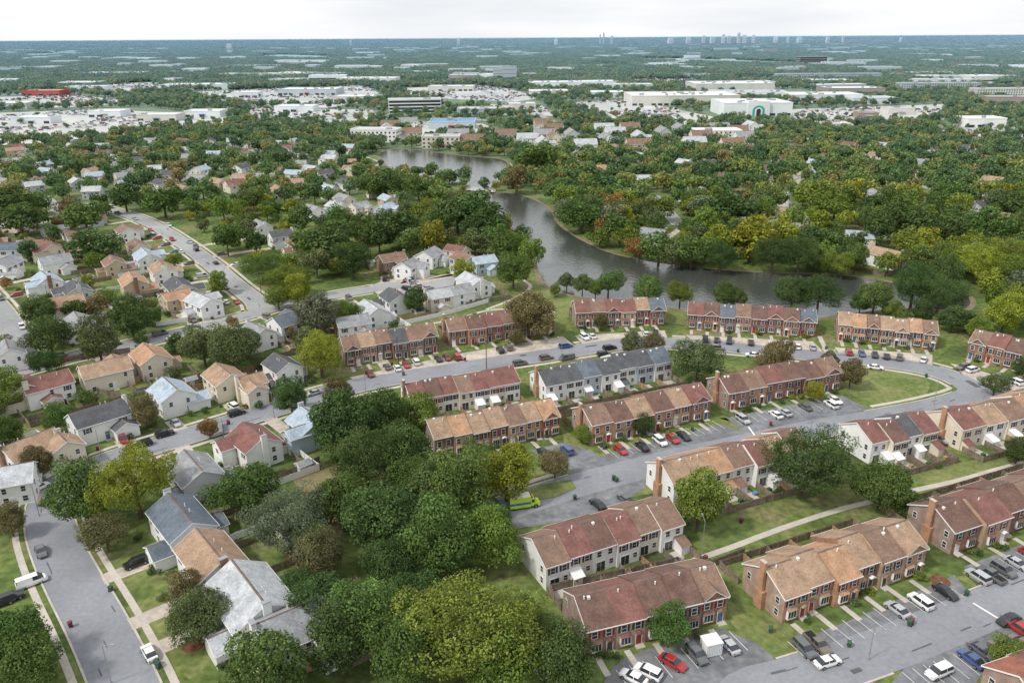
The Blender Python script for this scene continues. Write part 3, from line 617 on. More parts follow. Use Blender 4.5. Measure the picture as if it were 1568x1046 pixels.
flat(692,198,70,40,7,'siding_blue','facade_blue'); flat(1245,98,42,40,22,'facade_brown','membrane_grey',0,4,name='office_building'); flat(1100,216,70,22,9,'siding_white','membrane_white',0,3,name='apartment_building')
flat(62,147,58,40,8,'facade_red','membrane_grey'); flat(240,186,60,30,7,'stucco_tan'); flat(48,190,60,25,7,'membrane_white','membrane_white'); flat(310,180,55,30,7,'membrane_white'); flat(160,180,50,30,7,'membrane_white')
for u,v,w,dm,h,wk,rk in ((430,120,190,60,10,'stucco_tan','membrane_white'),(560,128,90,70,10,'stucco_tan','membrane_white'),(385,106,80,60,10,'membrane_white','membrane_white'),(300,138,110,60,9,'membrane_white','membrane_white'),(470,146,90,60,9,'facade_grey','membrane_white'),(375,150,40,40,8,'membrane_white','membrane_white'),(545,157,70,40,8,'stucco_tan','membrane_white'),
   (640,116,60,50,9,'membrane_white','membrane_white'),(780,126,22,25,32,'facade_grey','membrane_white'),(762,124,14,25,26,'facade_grey','membrane_grey'),(900,106,60,60,9,'membrane_white','membrane_grey'),(1020,104,70,60,9,'stucco_tan','membrane_white'),(1430,118,60,50,9,'membrane_white','membrane_white'),(1510,124,100,50,9,'facade_grey','membrane_grey'),
   (1270,124,160,26,14,'facade_grey','membrane_grey'),(1440,140,120,26,13,'facade_grey','membrane_grey'),(1540,150,90,26,13,'stucco_tan','membrane_grey'),(1280,200,45,25,6,'stucco_tan','membrane_white'),(1510,196,60,28,9,'siding_white','membrane_white'),(170,118,90,60,10,'membrane_white','membrane_white'),(30,108,70,60,10,'membrane_white','membrane_grey'),
   (730,178,60,35,8,'facade_grey','membrane_grey'),(840,148,60,45,8,'stucco_tan','membrane_white'),(1180,84,20,40,26,'facade_brown','membrane_grey'),(1340,160,70,40,8,'membrane_white','membrane_grey'),(130,140,60,40,8,'membrane_white','membrane_white'),(10,168,60,40,8,'stucco_tan','membrane_white'),
   (690,140,70,40,8,'stucco_tan','membrane_white'),(450,172,60,30,7,'membrane_white','membrane_white'),(800,168,40,25,7,'stucco_tan','membrane_white'),(930,150,50,40,8,'membrane_white','membrane_white'),(970,138,60,40,9,'stucco_tan','membrane_white'),(1380,176,40,25,7,'stucco_tan','membrane_grey'),(1330,182,30,20,6,'facade_brown','membrane_grey')):
    flat(u,v,w,dm,h,wk,rk,R.uniform(-.08,.08),4 if h>12 else 0)
for i in range(58):
    D=R.uniform(1100,2600); x=R.uniform(-.68,.68)*D; a=R.uniform(-.25,.25); w=R.uniform(80,190); l=R.uniform(40,95)
    if D<1900 and (occ(x,D) or occ(x+w/2,D+20) or occ(x-w/2,D+20)): continue
    Q=[wp((x,D),a,-w/2,0),wp((x,D),a,w/2,0),wp((x,D),a,w/2,l),wp((x,D),a,-w/2,l)]
    sheet('shopping_centre_car_park',Q,'lot_far',.06+.001*i,world=True); 
    if D<1900: CLP.append(Q)
    bx,by=wp((x,D),a,0,l+1); flatw(bx,by,w*R.uniform(.6,1),R.uniform(30,60),R.uniform(6,9),R.choice(['stucco_tan','membrane_white','facade_grey','facade_brown']),R.choice(['membrane_white','membrane_white','membrane_grey']),a)
for x,y in jitter([(560,196),(780,192),(1180,202),(1150,238),(1000,240),(800,236),(640,222)],42,.28):
    if occ(x,y): continue
    k=20+R.randint(0,3); a=R.choice([0,math.pi/2])+.1
    if k not in PROTO:
        pp=house_parts(20,12,['grey','lgrey','grey','brown'][k-20],['white','white','grey','cream'][k-20],True,True,k); PROTO[k]={q:m.mesh(q) for q,m in pp.items() if m.v}
    e=empty('apartment_house',(x,y,0),a); e.scale=(1,1,1.3)
    for q,me in PROTO[k].items(): link(q,me,(0,0,0),parent=e)
    mark_disc(x,y,12); mark_disc(x,y-11,8)
YARD=[]
for i in range(190):
    D=R.uniform(1500,2600) if i<30 else R.uniform(2400,8000); x=R.uniform(-.66,.66)*D; w=R.uniform(20,80)*(1+D/6000); mb=MB()
    if D<1900 and occ(x,D): continue
    h=R.uniform(8,12)+D*.0008; k=R.choice(['membrane_white','membrane_white','stucco_tan','facade_grey','facade_brown','membrane_grey']); dm=R.uniform(20,60)
    mb.box(-w/2,0,0,w/2,dm,h,k); mb.box(-w/2+1,1,h+.01,w/2-1,dm-1,h+.5,R.choice(['membrane_white','membrane_grey'])); mb.ob((-w/2,0),(1,0),(0,-1),2,w-2,1.2,3.6,.01,.15,'window_glass')
    for q in range(3): a=R.uniform(-w*.4,w*.4); mb.box(a-2,dm*.4,h+.51,a+2,dm*.4+3,h+3,'metal_grey')
    a=R.uniform(-.3,.3); mb.obj('warehouse_building',None,(x,D,0),a); YARD.append((x,D,w))
    if D<1940: mark_disc(x,D,w/2)
    if i%3==0:
        g=40+D*.015; Q=[wp((x,D),a,-w*.7,-g),wp((x,D),a,w*.7,-g),wp((x,D),a,w*.7,-3),wp((x,D),a,-w*.7,-3)]; sheet('yard',Q,'lot_far',.15+.004*i,world=True)
def tower(u,vt,wp_,D=9000):
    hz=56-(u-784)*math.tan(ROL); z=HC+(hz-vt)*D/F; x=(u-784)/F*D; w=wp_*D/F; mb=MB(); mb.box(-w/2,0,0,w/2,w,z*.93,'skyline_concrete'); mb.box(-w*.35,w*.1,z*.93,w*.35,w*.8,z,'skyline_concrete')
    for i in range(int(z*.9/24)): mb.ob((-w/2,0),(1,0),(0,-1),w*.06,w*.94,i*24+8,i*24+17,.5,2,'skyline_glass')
    mb.obj('high_rise_building',None,(x,D,0),R.uniform(-.1,.1))
for u,v,w in ((1062,48,4),(1075,49,6),(1090,46,4),(1098,48,6),(1112,44,4),(1120,47,6),(1133,47,4),(1165,49,5),(1183,48,3),(1200,50,6),(1240,49,4),(1262,48,3),(1040,50,6),(1015,51,7),(930,48,3),(918,44,2),(913,46,2),(850,52,4),(710,52,4),(555,54,3),(1345,50,3)): tower(u,v+7,w,9000)
tower(380,66,7,5200); tower(603,84,5,3500)
# ---------------------------------------------------------------- trees
def tree_mesh(name,H,W,nb,nl,ls,leafk,seed,low=-.75,trunk=True,flatz=.44,cz=.545,rr_=(.10,.21)):
    g=np.random.default_rng(seed); mb=MB(); ctr=np.array([0,0,H*cz]); rad=np.array([W/2,W/2,H*flatz]); B=[];RR=[]
    B.append(ctr);RR.append(W*.27)
    sx=g.uniform(.85,1.15)
    lob=g.uniform(0,6.28,3); amp=g.uniform(.05,.16,3)
    while len(B)<nb:
        d=g.normal(size=3); d/=np.linalg.norm(d)
        if d[2]<low: continue
        az=math.atan2(d[1],d[0]); f=1+amp[0]*math.sin(2*az+lob[0])+amp[1]*math.sin(3*az+lob[1])+amp[2]*math.sin(5*az+lob[2]+3*d[2])
        r=W*g.uniform(*rr_); k=g.uniform(.5,.86)*f*(1.0 if d[2]>0 else .92); c=ctr+d*rad*k*np.array([sx,1/sx,1]); B.append(c);RR.append(r)
    B=np.array(B);RR=np.array(RR)
    if trunk:
        mb.cyl((0,0,0),(0,0,H*.30),W*.032,W*.024,'bark'); mb.cyl((0,0,H*.30),(0,0,H*.62),W*.024,W*.012,'bark')
        for i in range(1,min(8,nb)): mb.cyl((0,0,H*(.2+.04*i)),B[i],W*.014,W*.005,'bark',5)
    V=[];rm=(rr_[0]+rr_[1])/2+.015
    for c,r in zip(B,RR):
        n=int(nl*(r/(W*rm))**2); d=g.normal(size=(n,3)); d/=np.linalg.norm(d,axis=1)[:,None]
        rr=r*g.uniform(.70,1.2,size=(n,1)); pos=c+d*rr*np.array([1,1,.82])
        ins=np.zeros(n,bool)
        for c2,r2 in zip(B,RR):
            if c2 is c: continue
            dd=np.linalg.norm((pos-c2)/np.array([1,1,.82]),axis=1); ins|=(dd<r2*.66)
        pos=pos[~ins]; d=d[~ins]; n=len(pos)
        nr=d+.6*g.normal(size=(n,3))+np.array([0,0,.35]); nr/=np.linalg.norm(nr,axis=1)[:,None]
        a=np.cross(nr,g.normal(size=(n,3))); a/=np.linalg.norm(a,axis=1)[:,None]+1e-9; b=np.cross(nr,a)
        s=ls*g.uniform(.6,1.3,size=(n,1)); s2=s*g.uniform(.45,.85,size=(n,1))
        V.append(np.stack([pos-a*s,pos-b*s2,pos+a*s,pos+b*s2],1))
    V=np.concatenate(V); n=len(V); mb.add(V.reshape(-1,3).tolist(),[(4*i,4*i+1,4*i+2,4*i+3) for i in range(n)],leafk)
    return mb.mesh(name)
NEAR=[tree_mesh('broadleaf_tree_%d'%i,14,W,nb,470,.225,'foliage',i,flatz=fz) for i,(W,nb,fz) in enumerate([(13,50,.43),(12,44,.45),(14,56,.41),(11,38,.46),(13,46,.40),(12.5,50,.44)])]
BIG=[tree_mesh('large_tree_%d'%i,14,13.5,150,300,.135,'foliage',30+i,flatz=fz,rr_=(.05,.125)) for i,fz in enumerate((.42,.44,.40))]
MID=[tree_mesh('mid_tree_%d'%i,14,W,nb,120,.46,'foliage',20+i,flatz=.44) for i,(W,nb) in enumerate([(13,30),(12,24),(14,34),(11,24)])]
BUSH=[tree_mesh('bush_%d'%i,1.6,2.0,9,60,.12,'foliage',40+i,trunk=False,cz=.5,flatz=.45) for i in range(2)]
TC={'D':(.080,.130,.045),'M':(.108,.170,.050),'Y':(.245,.280,.045),'L':(.160,.222,.048),'G':(.145,.18,.11),'O':(.165,.152,.072),'A':(.135,.172,.072),'R':(.250,.165,.060)}
TN={'D':'oak_tree','M':'elm_tree','Y':'maple_tree','L':'linden_tree','G':'magnolia_tree','O':'plum_tree','A':'ash_tree','R':'red_maple_tree'}
def tree(x,y,w,c,near=True,hr=None):
    if w>15.5 and near: L=BIG; i=R.randrange(3); W0=13.5
    else: L=NEAR if near else MID; i=R.randrange(len(L)); W0=([13,12,14,11,13,12.5] if near else [13,12,14,11])[i]
    s=w/W0; h=max(s*14*(hr or R.uniform(.82,1.1)),3.5); b=R.uniform(.82,1.18); g=R.uniform(.9,1.15); q=[k*b for k in TC[c]]; q[0]*=g
    link(TN[c],L[i],(x,y,0),R.uniform(0,6.28),(s,s*R.uniform(.88,1.1),h/14),q); mark_disc(x,y,w*.42)
TR=[(708,962,205,'L'),(770,1015,110,'L'),(560,945,120,'M'),(485,930,85,'D'),(620,1000,115,'M'),(862,1018,100,'D'),(400,1035,125,'M'),(590,795,105,'D'),(672,828,110,'M'),(748,825,90,'L'),(600,865,80,'D'),(560,705,105,'D'),(520,668,80,'D'),(620,695,85,'D'),(565,645,85,'D'),(630,738,70,'M'),(700,750,90,'M'),(660,768,70,'D'),(775,728,80,'Y'),(735,708,50,'M'),(850,712,42,'O'),
(440,795,112,'G'),(372,748,86,'M'),(205,740,112,'Y'),(125,758,92,'M'),(160,815,62,'O'),(300,938,92,'A'),(285,908,56,'O'),(490,852,76,'O'),(1242,703,132,'D'),(1352,740,82,'M'),(1395,775,45,'D'),(1070,780,72,'L'),(1025,962,64,'M'),(20,980,96,'M'),(48,1015,90,'M'),(1542,1005,48,'L'),(984,648,36,'D'),(895,662,32,'L'),(1070,550,70,'A'),(1186,551,50,'O'),(1303,577,36,'O'),(1248,600,28,'Y'),(1270,555,28,'O'),
(815,490,58,'O'),(490,540,75,'Y'),(445,612,48,'D'),(515,600,46,'O'),(640,640,66,'L'),(10,598,58,'L'),(150,525,58,'A'),(75,518,60,'D'),(58,475,48,'D'),(200,488,62,'D'),(355,535,70,'A'),(310,530,60,'A'),(70,552,42,'D'),(222,635,42,'O'),(320,658,26,'R'),(145,372,72,'D'),(130,335,55,'M'),(250,308,58,'M'),(440,422,64,'L'),(400,405,54,'M'),(540,402,48,'D'),(500,375,80,'D'),(470,370,50,'M'),(610,352,75,'D'),(580,365,50,'D'),
(730,335,80,'D'),(700,330,60,'D'),(750,345,50,'D'),(786,416,50,'M'),(814,388,40,'L'),(792,368,30,'L'),(635,467,32,'D'),(455,450,40,'Y'),(425,455,36,'L'),(355,492,16,'R'),(590,280,60,'D'),(565,285,40,'M'),(640,285,40,'M'),(820,250,60,'M'),(790,280,34,'O'),(710,268,22,'M'),(485,490,56,'G'),(530,480,40,'L'),(375,520,50,'D'),(270,530,30,'D'),(60,712,42,'O'),(15,800,45,'O'),(200,690,20,'R'),(1000,525,34,'O'),(967,530,32,'A'),(920,495,22,'O'),(790,515,26,'O'),(555,640,34,'D'),(920,645,16,'M'),
(868,430,24,'M'),(892,438,26,'M'),(932,432,40,'M'),(912,443,24,'L'),(992,444,42,'M'),(1042,450,36,'L'),(1110,454,34,'M'),(1130,458,28,'M'),(1215,444,54,'D'),(1255,448,62,'D'),(1340,458,46,'M'),(1318,465,30,'M'),(1400,438,66,'D'),(1440,450,62,'D'),(1410,480,36,'D'),(1540,482,56,'Y'),(1562,470,50,'Y'),(1500,500,36,'L'),(1460,490,36,'D'),(1370,480,30,'L'),(1215,482,24,'M'),(850,445,18,'L'),(1085,474,18,'O'),
(890,330,58,'M'),(868,301,44,'L'),(950,350,52,'M'),(918,362,32,'L'),(1010,372,58,'M'),(980,379,34,'R'),(1060,379,58,'M'),(1105,388,54,'D'),(1150,370,70,'Y'),(1185,388,58,'D'),(1225,392,54,'D'),(1270,398,40,'L'),(1375,340,75,'D'),(1345,350,50,'D'),(1410,350,50,'D'),(1450,345,60,'D'),(1520,350,50,'M'),(1500,400,70,'Y'),(1280,312,60,'L'),(1245,300,50,'L'),(1560,310,60,'D'),(1125,322,66,'D'),(1460,395,50,'L'),(1545,400,60,'L'),(1130,370,40,'D'),(1310,400,36,'M'),(1290,410,32,'L'),(1030,394,34,'A'),(1450,420,50,'D'),(1560,425,50,'L'),
(1560,690,40,'D'),(1525,588,36,'A'),(1568,560,30,'D'),(30,335,60,'D'),(10,310,60,'D'),(190,300,50,'D'),(45,385,30,'D'),(805,945,56,'M'),(640,915,80,'D'),(520,990,95,'D'),(450,895,48,'D')]
for u,v,w,c in TR:
    d,t=T(u,v,6); W=w*t/F; z=W*.56
    for _ in range(3): d,t=T(u,v,z); W=w*t/F; z=min(W,17)*.56
    x,y=G(u,v,z); tree(x,y,W*1.10,c,near=y<330,hr=None if W<16 else (.78 if W<21 else .66))
for x,y in SHR:
    for k in range(R.choice([0,1,2])): s=R.uniform(.6,1.3); link('shrub',R.choice(BUSH),(x+R.uniform(-2,2),y+R.uniform(-.6,.6),0),R.uniform(0,6),(s,s,s*R.uniform(.7,1.1)),TC[R.choice('DMLOY')])
for x,y in HSH: s=R.uniform(.6,1.6); link('shrub',R.choice(BUSH),(x,y,0),R.uniform(0,6),(s,s,s*R.uniform(.7,1.1)),TC[R.choice('DMLOA')])
FILL=[([(800,240),(1568,236),(1750,300),(1750,480),(1500,470),(1380,440),(1250,425),(1100,420),(960,395),(860,345),(845,300)],10.4,(8,15),'DDDMMMMLLLLYYAAGR'),
 ([(-120,205),(530,197),(575,235),(400,262),(-120,272)],10.5,(8,14),'DDDMMMLLAAYR'),([(-120,262),(560,240),(590,300),(480,340),(300,310),(150,345),(-120,360)],12,(6,14),'DDMMMLLAOYR'),
 ([(250,310),(480,330),(700,300),(840,400),(760,432),(560,440),(420,450),(330,380)],12,(6,14),'DDMMMLLAOY'),([(-120,350),(150,345),(400,480),(540,560),(480,600),(100,700),(-120,720)],13,(4.5,10),'DMMLLAOGR'),
 ([(1060,490),(1280,500),(1600,520),(1750,590),(1750,480),(1450,470)],16,(7,11),'DMLL'),([(570,232),(800,225),(840,300),(760,300),(600,300)],12,(7,13),'DMMLY'),([(480,640),(640,650),(780,800),(820,900),(560,980),(520,850)],10,(7,12),'DDMML'),([(0,730),(80,860),(60,960),(-120,1000),(-120,700)],20,(6,9),'MLO'),([(540,190),(780,190),(1200,196),(1568,210),(1700,245),(1180,245),(800,245),(560,235)],12.5,(7,13),'DDMMLLAR'),
 ([(400,470),(620,500),(760,480),(740,500),(540,540),(400,560)],15,(4,8),'DMLAO')]
FAR=[]
for px,sp,(a,b),cs in FILL:
    for x,y in jitter(px,sp,.48):
        if occ(x,y) or occ(x+2,y) or occ(x-2,y): continue
        w=R.uniform(a,b)*R.choice([1,1,1,.65])
        if y<470: tree(x,y,w,R.choice(cs),near=y<200)
        else: FAR.append((x,y,w/13)); mark_disc(x,y,w*.25)
for px,sp in (([(-140,120),(1720,110),(1720,240),(1300,236),(850,190),(600,185),(560,205),(-140,215)],16),([(-160,98),(1740,92),(1740,122),(-160,124)],17.5)):
    for x,y in jitter(px,sp,.47):
        if occ(x,y): continue
        if math.sin(x*.011+y*.004)*math.sin(y*.0085-x*.003)>.56: continue
        FAR.append((x,y,R.uniform(.5,1.05)))
FAR=[q for q in FAR if q[1]<1900]
for L in CLP:
    A=np.array(L)
    for i in range(50):
        x=R.uniform(A[:,0].min(),A[:,0].max());y=R.uniform(A[:,1].min(),A[:,1].max())
        if pip(L,np.array([x]),np.array([y]))[0]: FAR.append((x,y,R.uniform(.3,.55)))
SRC=bpy.data.collections.new('tree_sources'); PSRC=bpy.data.collections.new('canopy_sources'); CSRC=bpy.data.collections.new('car_sources')
for i in range(6):
    W=[13,12,14,11,13,12][i]; SRC.objects.link(bpy.data.objects.new('woodland_tree',tree_mesh('woodland_tree_%d'%i,13,W,16,48,.78,'foliage_mass',60+i)))
for i in range(3):
    g=random.Random(i); big=MB()
    base=tree_mesh('t',13,13,10,30,1.15,'foliage_mass',90+i,trunk=False)
    vs=np.array([v.co[:] for v in base.vertices]); nf=len(vs)//4
    for k in range(15):
        s=g.uniform(.65,1.2); o=np.array([g.uniform(-22,22),g.uniform(-16,16),0]); big.add((vs*np.array([s,s,s*g.uniform(.7,1.0)])+o).tolist(),[(4*j,4*j+1,4*j+2,4*j+3) for j in range(nf)],'foliage_mass')
    PSRC.objects.link(bpy.data.objects.new('tree_canopy',big.mesh('tree_canopy_%d'%i)))
def scatter(name,pts,coll,rotz=None):
    me=bpy.data.meshes.new(name); me.from_pydata([(p[0],p[1],p[3] if len(p)>3 else 0) for p in pts],[],[]); at=me.attributes.new('scl','FLOAT','POINT'); at.data.foreach_set('value',[p[2] for p in pts])
    o=bpy.data.objects.new(name,me); C.objects.link(o); ng=bpy.data.node_groups.new(name,'GeometryNodeTree')
    ng.interface.new_socket('Geometry',in_out='INPUT',socket_type='NodeSocketGeometry'); ng.interface.new_socket('Geometry',in_out='OUTPUT',socket_type='NodeSocketGeometry')
    N=ng.nodes;L=ng.links; gi=N.new('NodeGroupInput');go=N.new('NodeGroupOutput'); ip=N.new('GeometryNodeInstanceOnPoints'); ci=N.new('GeometryNodeCollectionInfo'); na=N.new('GeometryNodeInputNamedAttribute'); na.data_type='FLOAT'; na.inputs['Name'].default_value='scl'
    ci.inputs['Collection'].default_value=coll; ci.inputs['Separate Children'].default_value=True; ci.inputs['Reset Children'].default_value=True
    ip.inputs['Pick Instance'].default_value=True; rv=N.new('FunctionNodeRandomValue'); rv.data_type='FLOAT_VECTOR'; rv.inputs[0].default_value=(0,0,0); rv.inputs[1].default_value=(0,0,rotz or 6.283)
    mp=N.new('GeometryNodeMeshToPoints'); L.new(gi.outputs[0],mp.inputs[0]); L.new(mp.outputs[0],ip.inputs['Points']); L.new(ci.outputs[0],ip.inputs['Instance']); L.new(rv.outputs[0],ip.inputs['Rotation']); L.new(na.outputs[0],ip.inputs['Scale']); L.new(ip.outputs[0],go.inputs[0])
    md=o.modifiers.new('scatter','NODES'); md.node_group=ng; return o
scatter('distant_trees',FAR,SRC)
PT=[]; y=1650.
YA=np.array([(a,b,c) for a,b,c in YARD])
while y<30000:
    sc=max(1.0,y/3200); sp=35*sc
    x=-.72*y
    while x<.72*y:
        X=x+R.uniform(-.4,.4)*sp;Y=y+R.uniform(-.4,.4)*sp
        gap=math.sin(X*.0021+Y*.0007+1)*math.sin(Y*.0016-X*.0006)+.35*math.sin(X*.009+Y*.004)
        ok=gap<.80 and not occ(X,Y)
        if ok and Y<9500 and ((np.abs(YA[:,0]-X)<YA[:,2]*.55+6)&(YA[:,1]-Y>-12)&(YA[:,1]-Y<45+Y*.015)).any(): ok=False
        if ok: PT.append((X,Y,sc**.8,-(sc**.8-1)*8 if sc>1 else 0))
        x+=sp
    y+=sp*.8
scatter('distant_woodland',PT,PSRC)
print('FAR',len(FAR),'PT',len(PT))
# ---------------------------------------------------------------- cars
def car_mesh(name,kind,paint='car_paint'):
    mb=MB()
    if kind=='sedan': St=[(-2.35,.78,.35,.62),(-2.25,.86,.25,.86),(-1.5,.9,.22,.93),(0,.91,.22,.92),(1.2,.9,.22,.90),(2.1,.86,.25,.74),(2.35,.74,.32,.55)]; cab=(-1.85,-1.1,.35,1.15,.90,1.42)
    elif kind=='suv': St=[(-2.35,.84,.4,.8),(-2.28,.92,.3,1.05),(-1.5,.95,.28,1.08),(0,.96,.28,1.06),(1.2,.95,.28,1.04),(2.15,.9,.3,.92),(2.35,.8,.4,.66)]; cab=(-2.2,-1.95,.55,1.25,1.03,1.72)
    elif kind=='van': St=[(-2.6,.9,.4,.9),(-2.55,.98,.3,1.15),(-1.5,1.0,.28,1.15),(0,1.0,.28,1.15),(1.6,.98,.28,1.1),(2.35,.92,.3,.95),(2.6,.82,.4,.7)]; cab=(-2.5,-2.4,1.1,1.95,1.1,1.98)
    else: St=[(-2.75,.9,.5,.9),(-2.7,.95,.4,1.05),(-1.5,.97,.38,1.05),(0,.97,.38,1.08),(1.3,.96,.38,1.08),(2.4,.92,.4,1.0),(2.7,.84,.5,.75)]; cab=(-.75,-.5,.75,1.35,1.06,1.78)
    P=[]
    for x,w,zb,zt in St: P+=[(x,-w*.92,zb),(x,-w,(zb+zt)/2),(x,-w*.9,zt),(x,w*.9,zt),(x,w,(zb+zt)/2),(x,w*.92,zb)]
    fs=[]
    for i in range(len(St)-1):
        for j in range(6): a=i*6+j;b=i*6+(j+1)%6; fs.append((a,a+6,b+6,b))
    n=len(St); fs+=[(0,1,2,3,4,5),tuple((n-1)*6+j for j in (5,4,3,2,1,0))]
    mb.add(P,fs,paint)
    x0,x1,x2,x3,zb,zt=cab; w=.80 if kind=='sedan' else .88; w2=w*.84
    V=[(x0,-w,zb),(x3,-w,zb),(x3,w,zb),(x0,w,zb),(x1,-w2,zt-.06),(x2,-w2,zt-.06),(x2,w2,zt-.06),(x1,w2,zt-.06)]
    mb.add(V,[(0,1,5,4),(1,2,6,5),(2,3,7,6),(3,0,4,7)],'window_glass')
    mb.add([(x1-.04,-w2-.02,zt-.06),(x2+.04,-w2-.02,zt-.06),(x2+.04,w2+.02,zt-.06),(x1-.04,w2+.02,zt-.06),(x1+.1,-w2+.1,zt),(x2-.1,-w2+.1,zt),(x2-.1,w2-.1,zt),(x1+.1,w2-.1,zt)],[(4,5,6,7),(0,1,5,4),(1,2,6,5),(2,3,7,6),(3,0,4,7)],paint)
    for xx in ((x1+x2)/2,):
        for s in (-1,1): mb.add([(xx-.06,s*(w+.005),zb),(xx+.06,s*(w+.005),zb),(xx+.05,s*(w2+.01),zt-.06),(xx-.05,s*(w2+.01),zt-.06)],[(0,1,2,3) if s<0 else (3,2,1,0)],paint)
    if kind=='van':
        for s in (-1,1): mb.add([(-2.4,s*(w+.01),zb+.02),(.2,s*(w+.01),zb+.02),(.2,s*(w2+.015),zt-.1),(-2.3,s*(w2+.015),zt-.1)],[(0,1,2,3) if s<0 else (3,2,1,0)],paint)
    if kind=='pickup': mb.box(-2.6,-.72,1.055,-.85,.72,1.075,'tyre')
    for x in (-1.42,1.42):
        for s in (-1,1): mb.cyl((x,s*.70,.34),(x,s*.95,.34),.34,.34,'tyre',12); mb.cyl((x,s*.951,.34),(x,s*.965,.34),.2,.2,'hub',10)
    xe=St[-2][0]; zz=St[-2][3]-.16
    for s in (-1,1):
        mb.box(xe+.02,s*.62-.16,zz-.08,xe+.16,s*.62+.16,zz+.06,'hub'); mb.box(St[0][0]-.02,s*.62-.14,zz-.05,St[0][0]+.12,s*.62+.14,zz+.12,'lamp_lens_red')
        mb.box(cab[3]-.35,s*(w+.02)-.0 if s>0 else s*(w+.02)-.16,cab[4]+.02,cab[3]-.2,s*(w+.02)+.16 if s>0 else s*(w+.02),cab[4]+.15,paint)
    return mb.mesh(name)
CM={k:car_mesh(k,k) for k in ('sedan','suv','van','pickup')}
CCOL={'w':(.78,.78,.78),'k':(.02,.02,.025),'s':(.42,.43,.45),'g':(.12,.125,.13),'r':(.38,.03,.03),'b':(.05,.10,.25),'n':(.16,.14,.11),'m':(.16,.03,.04)}
CARS=[]
def car(x,y,rz,kind=None,c=None):
    kind=kind or R.choice(['sedan','sedan','suv','suv','pickup','van'] if R.random()<.5 else ['sedan','suv']); c=c or R.choice('wwkssggrbkn'); CARS.append((x,y))
    link({'sedan':'parked_car','suv':'parked_suv','van':'parked_van','pickup':'pickup_truck'}[kind],CM[kind],(x,y,.07),rz,(1,1,1),CCOL[c])
def carp(u,v,perp,kind=None,c=None,dz=0):
    x,y=G(u,v,.7); a,_,_=near_road(x,y); car(x,y,a+(math.pi/2 if perp else 0)+(math.pi if R.random()<.5 else 0)+math.radians(dz+R.uniform(-2,2)),kind,c)
for q in [(970,1036,1,'sedan','w'),(992,1028,1,'suv','w'),(1030,1013,1,'sedan','r'),(1116,986,1,'sedan','s'),(1232,992,1,'suv','g'),(1252,985,1,'pickup','n'),(1268,1012,0,'sedan','w'),(1374,932,1,'sedan','s'),(1410,920,1,'suv','w'),(1448,905,1,'sedan','k'),(1498,882,1,'suv','s'),(1518,880,1,'pickup','g'),(1537,872,1,'suv','g'),(1558,862,1,'sedan','s'),(1438,1028,0,'suv','w'),(1505,996,1,'sedan','g'),(1562,962,1,'suv','r'),(1545,948,0,'sedan','k'),
 (950,688,1,'sedan','r'),(983,683,1,'sedan','k'),(1011,675,1,'suv','w'),(1030,671,1,'sedan','r'),(1047,667,1,'sedan','k'),(1138,642,1,'suv','s'),(1188,634,1,'sedan','w'),(1202,631,1,'sedan','s'),(1273,619,1,'suv','w'),(833,693,1,'sedan','k'),(868,689,1,'suv','b'),(915,771,1,'sedan','k'),(957,763,1,'sedan','g'),(1050,712,0,'sedan','w'),
 (608,563,1,'sedan','w'),(622,558,1,'sedan','r'),(637,554,1,'suv','w'),(671,549,1,'sedan','k'),(684,547,1,'sedan','m'),(566,572,1,'sedan','m'),(766,536,1),(779,532,1),(700,546,1),(895,516,1,'suv','w'),(906,514,1,'sedan','w'),(973,512,1),(989,511,1,'sedan','w'),(1004,510,1),(1080,519,1,'pickup','k'),(1098,520,1),(1117,522,1),(1150,524,1),(1180,527,1,'suv','w'),(1205,529,1),(1222,530,1,'sedan','w'),(1245,531,1),(1300,539,1),(1320,541,1,'sedan','b'),(1340,543,1,'sedan','k'),(1358,545,1),(1378,547,1),(1415,550,1,'sedan','w'),(1475,562,1),(1490,566,1,'suv','w'),(1532,577,1),(1555,584,1,'suv','w'),
 (1341,562,0,'sedan','w'),(925,542,0,'suv','k'),(868,548,0),(1153,543,0,'sedan','w'),(796,556,0),(62,843,0,'sedan','g'),(228,998,0,'sedan','w'),(208,861,1,'suv','k'),(48,890,1,'van','w'),(15,915,1,'suv','k'),(0,922,1,'sedan','k'),(218,680,0,'suv','k'),(252,664,0,'suv','k'),(362,632,0,'suv','k'),(395,607,0,'sedan','r'),(480,601,0,'sedan','s'),(60,745,0,'sedan','w'),(470,464,0,'suv','w'),(362,462,0,'sedan','r'),(346,462,0,'sedan','w'),(265,517,0,'sedan','w'),(330,402,0,'sedan','k'),(300,382,0),(277,385,0,'sedan','w'),(345,440,0),(230,352,0,'sedan','r'),(258,345,0),(1430,655,1),(1410,665,1),(1440,672,1),(640,437,1),(625,430,1),(655,440,0),(605,447,1),(1545,612,0,'sedan','w'),(1200,676,0,'suv','s')]:
    carp(*q)
for x,y,a in BAYS:
    if min(math.hypot(x-q[0],y-q[1]) for q in CARS)>3.2: car(x+R.uniform(-.2,.2),y+R.uniform(-.4,.4),a+(math.pi if R.random()<.5 else 0)+R.uniform(-.03,.03))
for P,a in DRV:
    if R.random()<.7: car(P.x,P.y,a+(math.pi if R.random()<.5 else 0))
for i,n in ((3,12),(4,14),(5,5),(0,5),(7,8),(9,6),(10,10),(11,10)):
    P,w,k=RS[i]; t=np.gradient(P,axis=0)
    for q in range(n):
        j=R.randrange(3,len(P)-3); s=R.choice([-1,1]); tt=t[j]/np.linalg.norm(t[j]); x,y=P[j][0]-tt[1]*s*(w/2-1.2),P[j][1]+tt[0]*s*(w/2-1.2)
        if min(math.hypot(x-c[0],y-c[1]) for c in CARS)>5.5: car(x,y,math.atan2(tt[1],tt[0]))
